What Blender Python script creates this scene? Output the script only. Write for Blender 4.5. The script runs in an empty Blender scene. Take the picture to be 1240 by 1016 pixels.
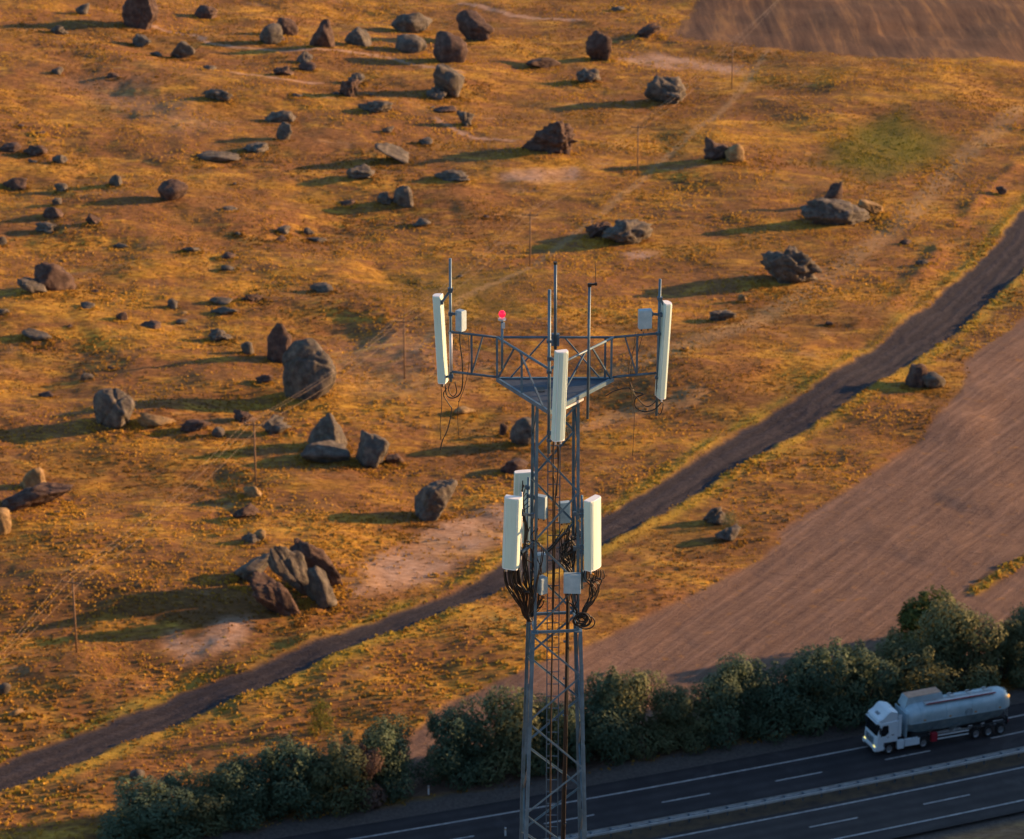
import bpy, bmesh, math, random
import numpy as np
from mathutils import Vector, Matrix, noise as mnoise

# ------------------------------------------------------------------ camera, sky, sun, exposure
FPX, HC = 3500.0, 134.0
PITCH = math.radians(20.8)
SN, CS = math.sin(PITCH), math.cos(PITCH)
SUN_EL, SUN_AZ = math.radians(12.0), math.radians(17.0)     # sun to the right, a little beyond the scene
scene = bpy.context.scene
col = scene.collection
cam_d = bpy.data.cameras.new('camera'); cam = bpy.data.objects.new('camera', cam_d); col.objects.link(cam)
cam.location = (0, 0, HC); cam.rotation_euler = (math.pi/2 - PITCH, 0, 0)
cam_d.sensor_width = 36; cam_d.lens = 36*FPX/1240; cam_d.clip_start = 1; cam_d.clip_end = 20000
cam_d.dof.use_dof = True; cam_d.dof.focus_distance = 61.5; cam_d.dof.aperture_fstop = 2.0
scene.camera = cam
world = bpy.data.worlds.new('World'); scene.world = world; world.use_nodes = True
wn = world.node_tree; wn.nodes.clear()
sky = wn.nodes.new('ShaderNodeTexSky'); sky.sky_type = 'NISHITA'; sky.sun_disc = False
sky.ozone_density = 2.2; sky.dust_density = .5; sky.sun_elevation = SUN_EL; sky.sun_rotation = math.pi/2 - SUN_AZ
bg = wn.nodes.new('ShaderNodeBackground'); bg.inputs['Strength'].default_value = 0.10
wo = wn.nodes.new('ShaderNodeOutputWorld')
wn.links.new(sky.outputs[0], bg.inputs[0]); wn.links.new(bg.outputs[0], wo.inputs[0])
sun_d = bpy.data.lights.new('sun', 'SUN'); sun = bpy.data.objects.new('sun', sun_d); col.objects.link(sun)
sun_d.energy = 5.0; sun_d.angle = math.radians(0.5); sun_d.color = (1.0, 0.55, 0.24)
SD = Vector((math.cos(SUN_AZ)*math.cos(SUN_EL), math.sin(SUN_AZ)*math.cos(SUN_EL), math.sin(SUN_EL)))
sun.rotation_euler = SD.to_track_quat('Z', 'Y').to_euler()
vs = scene.view_settings
vs.view_transform = 'Standard'; vs.look = 'None'; vs.exposure = 1.3; vs.gamma = 1; vs.use_curve_mapping = False

random.seed(7); rng = np.random.default_rng(7)

# ------------------------------------------------------------------ noise
def _hash(ix, iy, seed):
    n = (ix.astype(np.int64)*374761393 + iy.astype(np.int64)*668265263 + seed*1442695041) & 0xffffffff
    n = ((n ^ (n >> 13))*1274126177) & 0xffffffff
    return ((n ^ (n >> 16)) & 0xffff)/65535.0
def vnoise(x, y, seed=0):
    ix = np.floor(x); iy = np.floor(y); fx = x-ix; fy = y-iy
    ix = ix.astype(np.int64); iy = iy.astype(np.int64)
    u = fx*fx*fx*(fx*(fx*6-15)+10); v = fy*fy*fy*(fy*(fy*6-15)+10)
    a = _hash(ix, iy, seed); b = _hash(ix+1, iy, seed); c = _hash(ix, iy+1, seed); d = _hash(ix+1, iy+1, seed)
    return (a*(1-u)+b*u)*(1-v)+(c*(1-u)+d*u)*v*1.0
def fbm(x, y, lam, oct=3, seed=0, gain=.5):
    s = np.zeros_like(x, dtype=float); a = 1.0; tot = 0
    for k in range(oct):
        c_, s_ = math.cos(.6*k+.3), math.sin(.6*k+.3)
        X = (x*c_-y*s_)/lam; Y = (x*s_+y*c_)/lam
        s += a*(vnoise(X, Y, seed+k*17)*2-1); tot += a; a *= gain; lam *= .5
    return s/tot
def sstep(a, b, x):
    t = np.clip((x-a)/(b-a), 0, 1); return t*t*(3-2*t)
def segdist(x, y, pts):
    """distance to polyline, plus arc parameter (index float) of nearest point"""
    best = np.full(x.shape, 1e9); par = np.zeros(x.shape)
    for i in range(len(pts)-1):
        (x0, y0), (x1, y1) = pts[i][:2], pts[i+1][:2]
        dx, dy = x1-x0, y1-y0; L = dx*dx+dy*dy
        t = np.clip(((x-x0)*dx+(y-y0)*dy)/L, 0, 1)
        d = np.hypot(x-x0-t*dx, y-y0-t*dy)
        m = d < best; best = np.where(m, d, best); par = np.where(m, i+t, par)
    return best, par
def inpoly(x, y, pts):
    r = np.zeros(x.shape, bool); n = len(pts)
    for i in range(n):
        (x0, y0), (x1, y1) = pts[i], pts[(i+1) % n]
        if y0 == y1: continue
        r ^= ((y0 > y) != (y1 > y)) & (x < (x1-x0)*(y-y0)/(y1-y0)+x0)
    return r
def polymask(x, y, pts, soft):
    ins = inpoly(x, y, pts); d, _ = segdist(x, y, pts+[pts[0]])
    return sstep(-soft, soft, np.where(ins, d, -d))

# ------------------------------------------------------------------ highway centre curve (far edge line), walked out by heading
def heading(x):
    if x < -20: return max(17.8 + (x+20)*.07, 4)
    if x < 60: return 18.4 + .068*(x+20)
    return min(23.8 + .22*(x-60), 62)
def _walk():
    pts = [(17.9, 253.1)]
    x, y = pts[0]
    for i in range(300):
        a = math.radians(heading(x)); x += 2*math.cos(a); y += 2*math.sin(a); pts.append((x, y))
    x, y = pts[0]; left = []
    for i in range(200):
        a = math.radians(heading(x)); x -= 2*math.cos(a); y -= 2*math.sin(a); left.append((x, y))
    return left[::-1]+pts
HWY = _walk()
HWA = np.array(HWY)
def hwy_off(off, i0=0, i1=None, z=0):
    i1 = len(HWY)-1 if i1 is None else i1
    out = []
    for i in range(i0, i1):
        a = math.atan2(HWY[i+1][1]-HWY[i][1], HWY[i+1][0]-HWY[i][0])
        out.append((HWY[i][0]-math.sin(a)*off, HWY[i][1]+math.cos(a)*off, z))
    return out
def hwy_coord(x, y):
    """signed offset from the far edge line: + away from the camera, - towards it"""
    pts = HWY[::6]
    d, par = segdist(x, y, pts)
    i = np.clip(par.astype(int), 0, len(pts)-2); P = np.array(pts)
    dx = P[i+1, 0]-P[i, 0]; dy = P[i+1, 1]-P[i, 1]
    sg = np.sign(dx*(y-P[i, 1])-dy*(x-P[i, 0]))
    return d*sg

# ------------------------------------------------------------------ terrain
SHADE_RIDGE_T = 254.5  # edge of the unseen ridge, set so its shadow covers the highway
def macro(x, y, o=None):
    if o is None: o = hwy_coord(x, y)
    away = sstep(9, 24, o)
    rise = (.015+.06*sstep(370, 540, y))*np.logaddexp(0, (-x-5)/14)*14*sstep(255, 310, y)
    rise = np.minimum(rise, 22+0*x)
    und = fbm(x, y, 46, 3, 3)*2.3 + fbm(x, y, 17, 2, 9)*.85
    far = sstep(620, 1400, y)*fbm(x, y, 700, 4, 21)*60
    h = away*(rise+und)+far*away
    # knoll the mast stands on, in front of the road, and an unseen ridge at right, shaped to shade the highway
    kn = 90*(1-np.clip((y-64)/146, 0, 1))
    kn = np.where(y < 64, 90, kn)*sstep(-260, -120, x)
    kn = kn*(1+.04*fbm(x, y, 30, 3, 5))
    kn = np.where(o > -20.5, 0, kn)*sstep(-20.5, -30, o)
    s_ = x*math.cos(SUN_AZ)+y*math.sin(SUN_AZ); t_ = -x*math.sin(SUN_AZ)+y*math.cos(SUN_AZ)
    cut = np.clip((SHADE_RIDGE_T+fbm(x, y, 20, 2, 31)*.8-t_)/27.8, 0, 1)
    rg = cut*100*sstep(215, 285, s_)*(1-sstep(900, 1300, s_))
    rg = rg*sstep(-300, -60, y)
    return np.maximum.reduce([h, kn, rg*sstep(-21, -30, o)])

def ray(px, py):
    u = (px-620)/FPX; v = (py-508)/FPX
    return u, CS-v*SN, -SN-v*CS
def G(px, py, dz=0.0):
    """ground point seen at a photo pixel"""
    px = np.atleast_1d(np.array(px, float)); py = np.atleast_1d(np.array(py, float))
    dx, dy, dd = ray(px, py)
    z = np.zeros_like(px)
    for _ in range(14):
        t = (z+dz-HC)/dd; z = macro(dx*t, dy*t)
    return [(float(a), float(b), float(c)) for a, b, c in zip(dx*t, dy*t, z)]
def Gl(pts): return [(p[0], p[1]) for p in G([q[0] for q in pts], [q[1] for q in pts])]

ROAD_PX = [(-60, 967), (0, 943), (100, 903), (166, 878), (240, 848), (320, 817), (370, 795), (420, 773), (470, 758), (540, 731), (608, 701), (734, 640),
        (820, 592), (900, 540), (985, 490), (1054, 447), (1121, 400), (1180, 352), (1212, 322), (1240, 290), (1300, 215), (1350, 150), (1420, 70), (1520, -30)]
ROAD = Gl(ROAD_PX)
ROADW = [2.4]*5+[2.1, 2.0, 2.0, 2.0, 2.1, 2.4, 2.6, 2.7, 2.8, 3.0, 3.2, 3.6, 3.6, 3.6, 3.6, 3.6, 3.6, 3.6, 3.6]
BANK = Gl([(700, 520), (820, 487), (905, 451), (997, 412), (1068, 377), (1121, 327), (1159, 271), (1210, 217), (1240, 193), (1300, 130), (1400, 40)])
FIELD = Gl([(470, 912), (542, 851), (613, 819), (704, 785), (770, 752), (840, 718), (880, 698), (919, 678), (944, 657), (946, 642), (975, 622), (1015, 600), (1060, 570), (1114, 533),
            (1145, 492), (1163, 474), (1170, 450), (1170, 437), (1182, 426), (1210, 408), (1240, 385), (1320, 330), (1420, 300), (1700, 640), (1500, 760), (1240, 800), (1060, 865), (840, 905), (640, 950), (480, 965)])
STRIP = Gl([(1168, 717), (1176, 708), (1205, 690), (1240, 671), (1330, 610), (1345, 618), (1245, 680), (1205, 706), (1184, 721)])
FARF = Gl([(812, 44), (870, 50), (921, 57), (999, 64), (1100, 71), (1240, 74), (1500, 86), (1500, -60), (860, -60), (846, 0)])
BARE = [(Gl([(556, 622), (607, 611), (640, 610), (612, 652), (560, 682), (500, 714), (425, 726), (440, 686), (485, 660)]), 1.6),
        (Gl([(602, 212), (625, 206), (672, 205), (695, 200), (705, 207), (700, 218), (660, 224), (615, 217)]), 1.4),
        (Gl([(748, 70), (790, 66), (840, 72), (905, 78), (900, 88), (830, 84), (760, 76)]), 2.5),
        (Gl([(747, 306), (787, 304), (785, 315), (757, 315)]), 1.5),
        (Gl([(190, 772), (230, 780), (262, 752), (300, 748), (296, 776), (270, 788), (225, 800), (190, 790)]), 1.4),
        (Gl([(440, 470), (500, 480), (580, 450), (560, 425), (470, 400), (410, 420)]), 7.0),
        (Gl([(60, 95), (160, 95), (280, 150), (220, 160), (120, 125)]), 5.0)]
PALE = [([(186, 29), (225, 40), (257, 52), (339, 59), (420, 63), (471, 69), (524, 82), (560, 88)], .55), ([(281, 88), (335, 95), (390, 101)], .45),
        ([(528, 143), (545, 153), (572, 164), (620, 170)], .6), ([(560, 4), (620, 18), (700, 24)], .9)]
PALE = [(Gl(p), w) for p, w in PALE]
TRACK = [(Gl(p), w) for p, w in [([(500, 430), (560, 360), (640, 325), (775, 220), (890, 118), (930, 60)], .55),
                                 ([(840, 480), (760, 500), (700, 520)], 1.5), ([(1240, 130), (1165, 190), (1100, 260), (1010, 330), (900, 395), (700, 470)], 1.6)]]
GREEN = Gl([(990, 200), (1010, 175), (1040, 150), (1091, 135), (1115, 152), (1155, 169), (1140, 190), (1105, 205), (1057, 217), (1010, 208)])
OLIVE = Gl([(480, 345), (540, 330), (620, 335), (600, 380), (520, 385)])
def masks(x, y, o):
    wob = fbm(x, y, 3.0, 4, 51, .62)*.85
    d, par = segdist(x, y, ROAD)
    rw = np.interp(par, range(len(ROADW)), ROADW)*(1.06+.16*fbm(x, y, 7, 3, 58))
    sd = d-rw+wob*.8
    road = 1-sstep(-.5, .45, sd)
    edge = np.exp(-((sd-1.0)/1.1)**2)                       # weedy verge beside the track
    field = polymask(x+wob, y+wob, FIELD, .45)*(1-polymask(x, y, STRIP, .5))
    farf = polymask(x+wob*2, y+wob*2, FARF, 1.0)
    strip = polymask(x, y, STRIP, 1.0)
    bare = np.zeros_like(x)
    big = fbm(x, y, 6, 3, 77)
    for p, s in BARE: bare = np.maximum(bare, polymask(x+big*2, y+big*2, p, s)*(np.clip(.92+.8*fbm(x, y, 5, 3, 78), 0, 1) if s < 4 else .3))
    for p, w in PALE:
        q, _ = segdist(x+wob, y+wob, p); bare = np.maximum(bare, (1-sstep(w*.5, w*1.6, q))*.9)
    bare = np.maximum(bare, .4*(o < -18.2)*sstep(235, 238, y+.4*x*0+3))
    trk = np.zeros_like(x)
    for p, w in TRACK:
        q, _ = segdist(x+wob, y+wob*2, p); trk = np.maximum(trk, (1-sstep(w*.5, w*2.0, q))*.55)
    bk, _ = segdist(x+wob, y+wob, BANK); bank = np.exp(-(bk/1.5)**2)*np.clip(.55+1.1*fbm(x, y, 7, 3, 35), 0, 1)
    green = polymask(x+big*2, y+big*3, GREEN, 4.0)*(.8+.3*big)
    green = np.maximum(green, polymask(x+big*4, y+big*4, OLIVE, 9.0)*.55)
    verge = (1-sstep(3.3, 5.2, np.abs(o+8.2)-9.6+wob*1.2))*sstep(-19.5, -18, o)    # trodden gravel round the highway
    return dict(road=road, sd=sd, edge=edge, field=field, farf=farf, strip=strip, bare=np.clip(bare, 0, 1), trk=trk, bank=bank, green=np.clip(green, 0, 1), verge=verge)
def height(x, y, o=None, mk=None):
    if o is None: o = hwy_coord(x, y)
    if mk is None: mk = masks(x, y, o)
    h = macro(x, y, o)
    calm = (1-mk['road'])*(1-.8*mk['field'])*(1-.7*mk['farf'])*sstep(4, 9, o)
    rough = fbm(x*.6, y, 8.5, 3, 64)*.30+fbm(x, y, 4.2, 3, 61)*.15+fbm(x, y, 1.5, 2, 62)*.05
    left = 1+.7*sstep(20, -30, x)
    h = h+rough*calm*left
    # ruts, berms, banks
    h = h-.10*mk['road']+.16*np.exp(-((mk['sd']-.5)/.7)**2)*(1-mk['field'])
    h = h+mk['road']*.05*np.sin(mk['sd']*4.2)+mk['road']*fbm(x, y, 1.2, 2, 66)*.04
    h = h+.45*mk['bank']
    h = h-.12*mk['field']+mk['field']*fbm(x, y, 1.1, 2, 63)*.045
    h = np.where(np.abs(o+8.2) < 14, h-.35*(1-sstep(11.2, 13.2, np.abs(o+8.2))), h)
    return h

# ------------------------------------------------------------------ tagging
def tag(o, label=None, cat=None, group=None, kind=None):
    if label: o['label'] = label
    if cat: o['category'] = cat
    if group: o['group'] = group
    if kind: o['kind'] = kind
    return o
def empty(name, loc=(0, 0, 0), rz=0, parent=None):
    o = bpy.data.objects.new(name, None); col.objects.link(o); o.location = loc; o.rotation_euler = (0, 0, rz)
    o.empty_display_size = .2
    if parent: o.parent = parent
    return o
def mesh_np(name, V, F, mat, smooth=True, parent=None, link=True):
    """V (n,3) array, F (m,k) array of equal-sided faces"""
    me = bpy.data.meshes.new(name); V = np.asarray(V, np.float32); F = np.asarray(F, np.int32); k = F.shape[1]
    me.vertices.add(len(V)); me.vertices.foreach_set('co', V.ravel())
    me.loops.add(F.size); me.loops.foreach_set('vertex_index', F.ravel())
    me.polygons.add(len(F)); me.polygons.foreach_set('loop_start', np.arange(0, F.size, k, dtype=np.int32))
    me.polygons.foreach_set('loop_total', np.full(len(F), k, np.int32))
    me.polygons.foreach_set('use_smooth', np.full(len(F), smooth, bool))
    me.update(calc_edges=True)
    if mat: me.materials.append(mat)
    if not link: return me
    o = bpy.data.objects.new(name, me); col.objects.link(o)
    if parent: o.parent = parent
    return o
def set_col(me, name, arr):
    a = me.attributes.new(name, 'FLOAT_COLOR', 'POINT'); a.data.foreach_set('color', np.asarray(arr, np.float32).ravel())

class MB:
    """collects simple solids into ONE mesh"""
    def __init__(s): s.v = []; s.f = []
    def add(s, vs_, fs):
        n = len(s.v); s.v += [tuple(p) for p in vs_]; s.f += [tuple(i+n for i in f) for f in fs]; return s
    def box(s, c, d, M=None):
        x, y, z = [q/2 for q in d]; vs_ = [Vector((i*x, j*y, k*z)) for i in (-1, 1) for j in (-1, 1) for k in (-1, 1)]
        if M is not None: vs_ = [M @ p for p in vs_]
        vs_ = [p+Vector(c) for p in vs_]
        return s.add(vs_, [(0, 1, 3, 2), (4, 6, 7, 5), (0, 4, 5, 1), (2, 3, 7, 6), (0, 2, 6, 4), (1, 5, 7, 3)])
    def bar(s, a, b, w, t=None, up=(0, 0, 1), n=4):
        """bar of rectangular section (n=4) or round (n>4) between two points"""
        a = Vector(a); b = Vector(b); t = w if t is None else t; d = (b-a).normalized(); up = Vector(up)
        if abs(d.dot(up)) > .98: up = Vector((0, 1, 0))
        x = d.cross(up).normalized(); y = x.cross(d).normalized()
        if n == 4: ring = [(-w/2, -t/2), (w/2, -t/2), (w/2, t/2), (-w/2, t/2)]
        else: ring = [(w/2*math.cos(2*math.pi*k/n), t/2*math.sin(2*math.pi*k/n)) for k in range(n)]
        vs_ = [p+x*u+y*v for p in (a, b) for u, v in ring]
        return s.add(vs_, [(k, (k+1) % n, n+(k+1) % n, n+k) for k in range(n)]+[tuple(range(n))[::-1], tuple(range(n, 2*n))])
    def angle(s, a, b, w, t, side=1, up=(0, 0, 1)):
        """L-section between two points"""
        a = Vector(a); b = Vector(b); d = (b-a).normalized(); up = Vector(up)
        if abs(d.dot(up)) > .98: up = Vector((0, 1, 0))
        x = d.cross(up).normalized()*side; y = d.cross(x).normalized()*side
        ring = [(0, 0), (w, 0), (w, t), (t, t), (t, w), (0, w)]; n = 6
        vs_ = [p+x*(u-w/2)+y*(v-w/2) for p in (a, b) for u, v in ring]
        return s.add(vs_, [(k, (k+1) % n, n+(k+1) % n, n+k) for k in range(n)]+[(5, 4, 3, 0), (3, 2, 1, 0), (6, 9, 10, 11), (6, 7, 8, 9)])
    def tube(s, pts, r, n=6):
        pts = [Vector(p) for p in pts]; rings = []
        for i, p in enumerate(pts):
            d = (pts[min(i+1, len(pts)-1)]-pts[max(i-1, 0)]).normalized()
            up = Vector((0, 0, 1)) if abs(d.z) < .9 else Vector((0, 1, 0))
            x = d.cross(up).normalized(); y = x.cross(d).normalized()
            rr = r[i] if isinstance(r, (list, tuple)) else r
            rings.append([p+x*rr*math.cos(2*math.pi*k/n)+y*rr*math.sin(2*math.pi*k/n) for k in range(n)])
        vs_ = [q for g in rings for q in g]; fs = []
        for i in range(len(pts)-1):
            for k in range(n): fs.append((i*n+k, i*n+(k+1) % n, (i+1)*n+(k+1) % n, (i+1)*n+k))
        fs += [tuple(range(n))[::-1], tuple(range((len(pts)-1)*n, len(pts)*n))]
        return s.add(vs_, fs)
    def prism(s, prof, a, b):
        """profile [(x,y)..] swept from frame a=(origin,X,Y) to frame b"""
        n = len(prof); vs_ = [fr[0]+fr[1]*u+fr[2]*v for fr in (a, b) for u, v in prof]
        return s.add(vs_, [(k, (k+1) % n, n+(k+1) % n, n+k) for k in range(n)]+[tuple(range(n))[::-1], tuple(range(n, 2*n))])
    def build(s, name, mat, parent=None, bevel=0, smooth=False, loc=None):
        me = bpy.data.meshes.new(name); me.from_pydata([tuple(p) for p in s.v], [], s.f); me.materials.append(mat)
        bm = bmesh.new(); bm.from_mesh(me); bmesh.ops.recalc_face_normals(bm, faces=bm.faces)
        if bevel: bmesh.ops.bevel(bm, geom=bm.edges[:], offset=bevel, segments=2, affect='EDGES', profile=.7)
        if smooth:
            for f in bm.faces: f.smooth = True
        bm.to_mesh(me); bm.free()
        o = bpy.data.objects.new(name, me); col.objects.link(o)
        if parent: o.parent = parent
        if loc: o.location = loc
        return o

# ------------------------------------------------------------------ materials
class NT:
    def __init__(s, name):
        s.m = bpy.data.materials.new(name); s.m.use_nodes = True; s.t = s.m.node_tree; s.n = s.t.nodes; s.l = s.t.links
        s.b = s.n['Principled BSDF']
    def _in(s, sock, v):
        if hasattr(v, 'is_output') or isinstance(v, bpy.types.NodeSocket): s.l.new(v, sock)
        elif isinstance(v, (tuple, list)): sock.default_value = tuple(v)+((1,) if len(v) == 3 and sock.type == 'RGBA' else ())
        else: sock.default_value = v
    def coord(s, kind='Object'): return s.n.new('ShaderNodeTexCoord').outputs[kind]
    def pos(s): return s.n.new('ShaderNodeNewGeometry').outputs['Position']
    def mapping(s, v, sc=(1, 1, 1), rot=(0, 0, 0)):
        m = s.n.new('ShaderNodeMapping'); s.l.new(v, m.inputs['Vector']); m.inputs['Scale'].default_value = sc; m.inputs['Rotation'].default_value = rot
        return m.outputs[0]
    def noise(s, v, scale, detail=4, rough=.6, dist=0):
        t = s.n.new('ShaderNodeTexNoise'); s.l.new(v, t.inputs['Vector']); t.inputs['Scale'].default_value = scale
        t.inputs['Detail'].default_value = detail; t.inputs['Roughness'].default_value = rough; t.inputs['Distortion'].default_value = dist
        return t.outputs[0]
    def wave(s, v, scale, dist=2, dscale=1):
        t = s.n.new('ShaderNodeTexWave'); s.l.new(v, t.inputs['Vector']); t.inputs['Scale'].default_value = scale
        t.inputs['Distortion'].default_value = dist; t.inputs['Detail'].default_value = 3; t.inputs['Detail Scale'].default_value = dscale
        return t.outputs['Fac']
    def ramp(s, f, stops):
        r = s.n.new('ShaderNodeValToRGB'); s.l.new(f, r.inputs[0]); e = r.color_ramp.elements
        while len(e) < len(stops): e.new(.5)
        for el, (p, c) in zip(e, stops): el.position = p; el.color = tuple(c)+(1,) if len(c) == 3 else c
        return r.outputs[0]
    def mix(s, f, a, b, mode='MIX'):
        m = s.n.new('ShaderNodeMix'); m.data_type = 'RGBA'; m.blend_type = mode
        s._in(m.inputs[0], f); s._in(m.inputs[6], a); s._in(m.inputs[7], b); return m.outputs[2]
    def math(s, op, a, b=0.0, clamp=False):
        m = s.n.new('ShaderNodeMath'); m.operation = op; m.use_clamp = clamp; s._in(m.inputs[0], a); s._in(m.inputs[1], b); return m.outputs[0]
    def attr(s, name):
        a = s.n.new('ShaderNodeAttribute'); a.attribute_name = name; return a
    def sep(s, c):
        q = s.n.new('ShaderNodeSeparateColor'); s.l.new(c, q.inputs[0]); return q.outputs
    def bump(s, h, strength=.5, dist=.1):
        b = s.n.new('ShaderNodeBump'); s.l.new(h, b.inputs['Height']); b.inputs['Strength'].default_value = strength; b.inputs['Distance'].default_value = dist
        s.l.new(b.outputs[0], s.b.inputs['Normal'])
    def set(s, color=None, rough=None, metal=None, spec=None):
        if color is not None: s._in(s.b.inputs['Base Color'], color)
        if rough is not None: s._in(s.b.inputs['Roughness'], rough)
        if metal is not None: s._in(s.b.inputs['Metallic'], metal)
        if spec is not None: s.b.inputs['Specular IOR Level'].default_value = spec
        return s.m
def worn(name, c1, c2, rough=.6, metal=0, scale=3, bump=.15, spec=.4, coord='Object', dist=.02):
    t = NT(name); v = t.coord(coord); n = t.noise(v, scale, 6, .65)
    t.set(t.ramp(n, [(.35, c1), (.68, c2)]), t.math('ADD', t.math('MULTIPLY', n, .25), rough-.12), metal, spec)
    if bump: t.bump(t.noise(v, scale*6, 4, .6), bump, dist)
    return t.m

def terrain_material():
    t = NT('terrain_surface'); P = t.pos()
    ma = t.sep(t.attr('mask_a').outputs['Color']); mb = t.sep(t.attr('mask_b').outputs['Color']); mc = t.sep(t.attr('mask_c').outputs['Color'])
    Q = t.mapping(P, (.55, 1.25, 1), (0, 0, .12))                  # stretched mapping: patches longer across the slope
    big = t.noise(Q, .04, 4, .6); mid = t.noise(Q, .24, 5, .68); fine = t.noise(Q, 1.5, 6, .68); vfine = t.noise(P, 6.0, 4, .7)
    grass = t.ramp(fine, [(.30, (.13, .058, .012)), (.43, (.31, .158, .026)), (.56, (.49, .275, .040)), (.72, (.68, .42, .065))])
    soil = t.ramp(fine, [(.3, (.11, .052, .022)), (.55, (.25, .12, .045)), (.75, (.38, .20, .075))])
    f1 = t.math('MULTIPLY', t.math('SUBTRACT', t.math('ADD', mid, t.math('MULTIPLY', big, .8)), .86, False), 5.0, True)
    c = t.mix(f1, soil, grass)
    olive = t.ramp(fine, [(.3, (.075, .07, .022)), (.7, (.26, .20, .05))])
    f2 = t.math('MULTIPLY', t.math('SUBTRACT', t.noise(P, .09, 4, .6), .53), 4.0, True)
    c = t.mix(t.math('MULTIPLY', f2, .6), c, olive)
    f3 = t.math('MULTIPLY', t.math('SUBTRACT', t.noise(Q, .055, 5, .65, .5), .47), 6.0, True)
    c = t.mix(t.math('MULTIPLY', f3, .65), c, t.ramp(fine, [(.3, (.075, .040, .018)), (.7, (.22, .115, .038))]))
    f4 = t.math('MULTIPLY', t.math('SUBTRACT', t.noise(Q, .13, 5, .7, .8), .55), 7.0, True)
    c = t.mix(t.math('MULTIPLY', f4, .7), c, t.ramp(fine, [(.3, (.40, .22, .035)), (.7, (.80, .48, .07))]))
    f5 = t.math('MULTIPLY', t.math('SUBTRACT', t.noise(Q, .17, 4, .7, .3), .61), 9.0, True)
    c = t.mix(t.math('MULTIPLY', f5, .5), c, t.ramp(fine, [(.3, (.26, .155, .08)), (.7, (.52, .36, .20))]))
    c = t.mix(mb[0], c, t.ramp(vfine, [(.3, (.07, .075, .012)), (.7, (.20, .17, .025))]))                 # green patch
    c = t.mix(t.math('MULTIPLY', mc[0], .75), c, t.ramp(fine, [(.35, (.20, .085, .035)), (.7, (.38, .18, .06))]))  # bank earth
    c = t.mix(mc[1], c, t.ramp(fine, [(.3, (.26, .17, .085)), (.7, (.42, .29, .15))]))                      # faint tracks
    c = t.mix(t.math('MULTIPLY', mb[1], .7), c, t.ramp(vfine, [(.3, (.20, .145, .02)), (.7, (.58, .42, .06))]))  # yellow verge
    bare = t.ramp(fine, [(.25, (.25, .14, .075)), (.48, (.40, .26, .175)), (.75, (.56, .40, .31))])
    c = t.mix(ma[2], c, bare)
    # ploughed field: rows running with the long edge
    a = math.atan2(FIELD[13][1]-FIELD[5][1], FIELD[13][0]-FIELD[5][0])
    row = t.mapping(P, (1, 1, 1), (0, 0, -a))
    st = t.mapping(row, (.05, 1.0, 1)); rowsn = t.noise(st, 1.3, 5, .7, .3); rowbig = t.noise(st, .33, 3, .6)
    fld = t.ramp(rowsn, [(.28, (.10, .062, .048)), (.5, (.18, .117, .088)), (.72, (.30, .20, .152))])
    fld = t.mix(t.math('MULTIPLY', rowbig, .5), fld, (.14, .092, .078))
    fld = t.mix(t.math('MULTIPLY', t.math('SUBTRACT', t.noise(P, .45, 4, .7), .60), 6, True), fld, (.33, .17, .05))
    c = t.mix(ma[0], c, fld)
    b = math.atan2(FARF[0][1]-FARF[9][1], FARF[0][0]-FARF[9][0])
    r2 = t.mapping(P, (1, .06, 1), (0, 0, -.32)); fn = t.noise(r2, .33, 5, .7, .4)
    ff = t.ramp(fn, [(.33, (.065, .038, .030)), (.52, (.13, .078, .050)), (.68, (.27, .15, .065))])
    c = t.mix(mb[2], c, ff)
    # dirt road
    rd = t.ramp(t.noise(P, 2.6, 5, .7), [(.3, (.024, .023, .029)), (.7, (.078, .070, .082))])
    rd = t.mix(t.math('MULTIPLY', mc[2], .55), rd, (.020, .019, .025))
    c = t.mix(ma[1], c, rd)
    ve = t.ramp(t.noise(P, 3.2, 5, .7), [(.3, (.08, .07, .067)), (.7, (.16, .14, .13))])
    vg = t.attr('verge'); c = t.mix(vg.outputs['Fac'], c, ve)
    t.set(c, .95, 0, .15)
    h = t.math('ADD', t.math('MULTIPLY', fine, .6), t.math('MULTIPLY', vfine, .4))
    h = t.math('ADD', h, t.math('MULTIPLY', t.math('MULTIPLY', rowsn, ma[0]), .5))
    t.bump(h, 1.0, .5)
    return t.m
M = {}
def rockmat(name, a, b, c, lich):
    t = NT(name); v = t.coord('Object'); n = t.noise(v, .9, 6, .7); f = t.noise(v, 5, 6, .75)
    k = t.ramp(n, [(.3, a), (.5, b), (.7, c)])
    k = t.mix(t.math('MULTIPLY', f, .8), k, (.5, .5, .5), 'OVERLAY')
    l = t.math('MULTIPLY', t.math('SUBTRACT', t.noise(v, 2.2, 5, .7), .54), 7, True)
    k = t.mix(t.math('MULTIPLY', l, .6), k, lich)
    t.set(k, .9, 0, .25); t.bump(t.math('ADD', t.math('MULTIPLY', n, 1.2), f), .9, .16)
    return t.m
M['rock_brown'] = rockmat('rock_brown', (.036, .024, .023), (.078, .052, .046), (.16, .11, .09), (.12, .10, .065))
M['rock_grey'] = rockmat('rock_grey', (.042, .038, .036), (.095, .086, .078), (.19, .17, .145), (.14, .145, .09))
M['rock_pale'] = rockmat('rock_pale', (.13, .085, .045), (.24, .165, .085), (.38, .27, .14), (.30, .25, .09))
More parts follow.
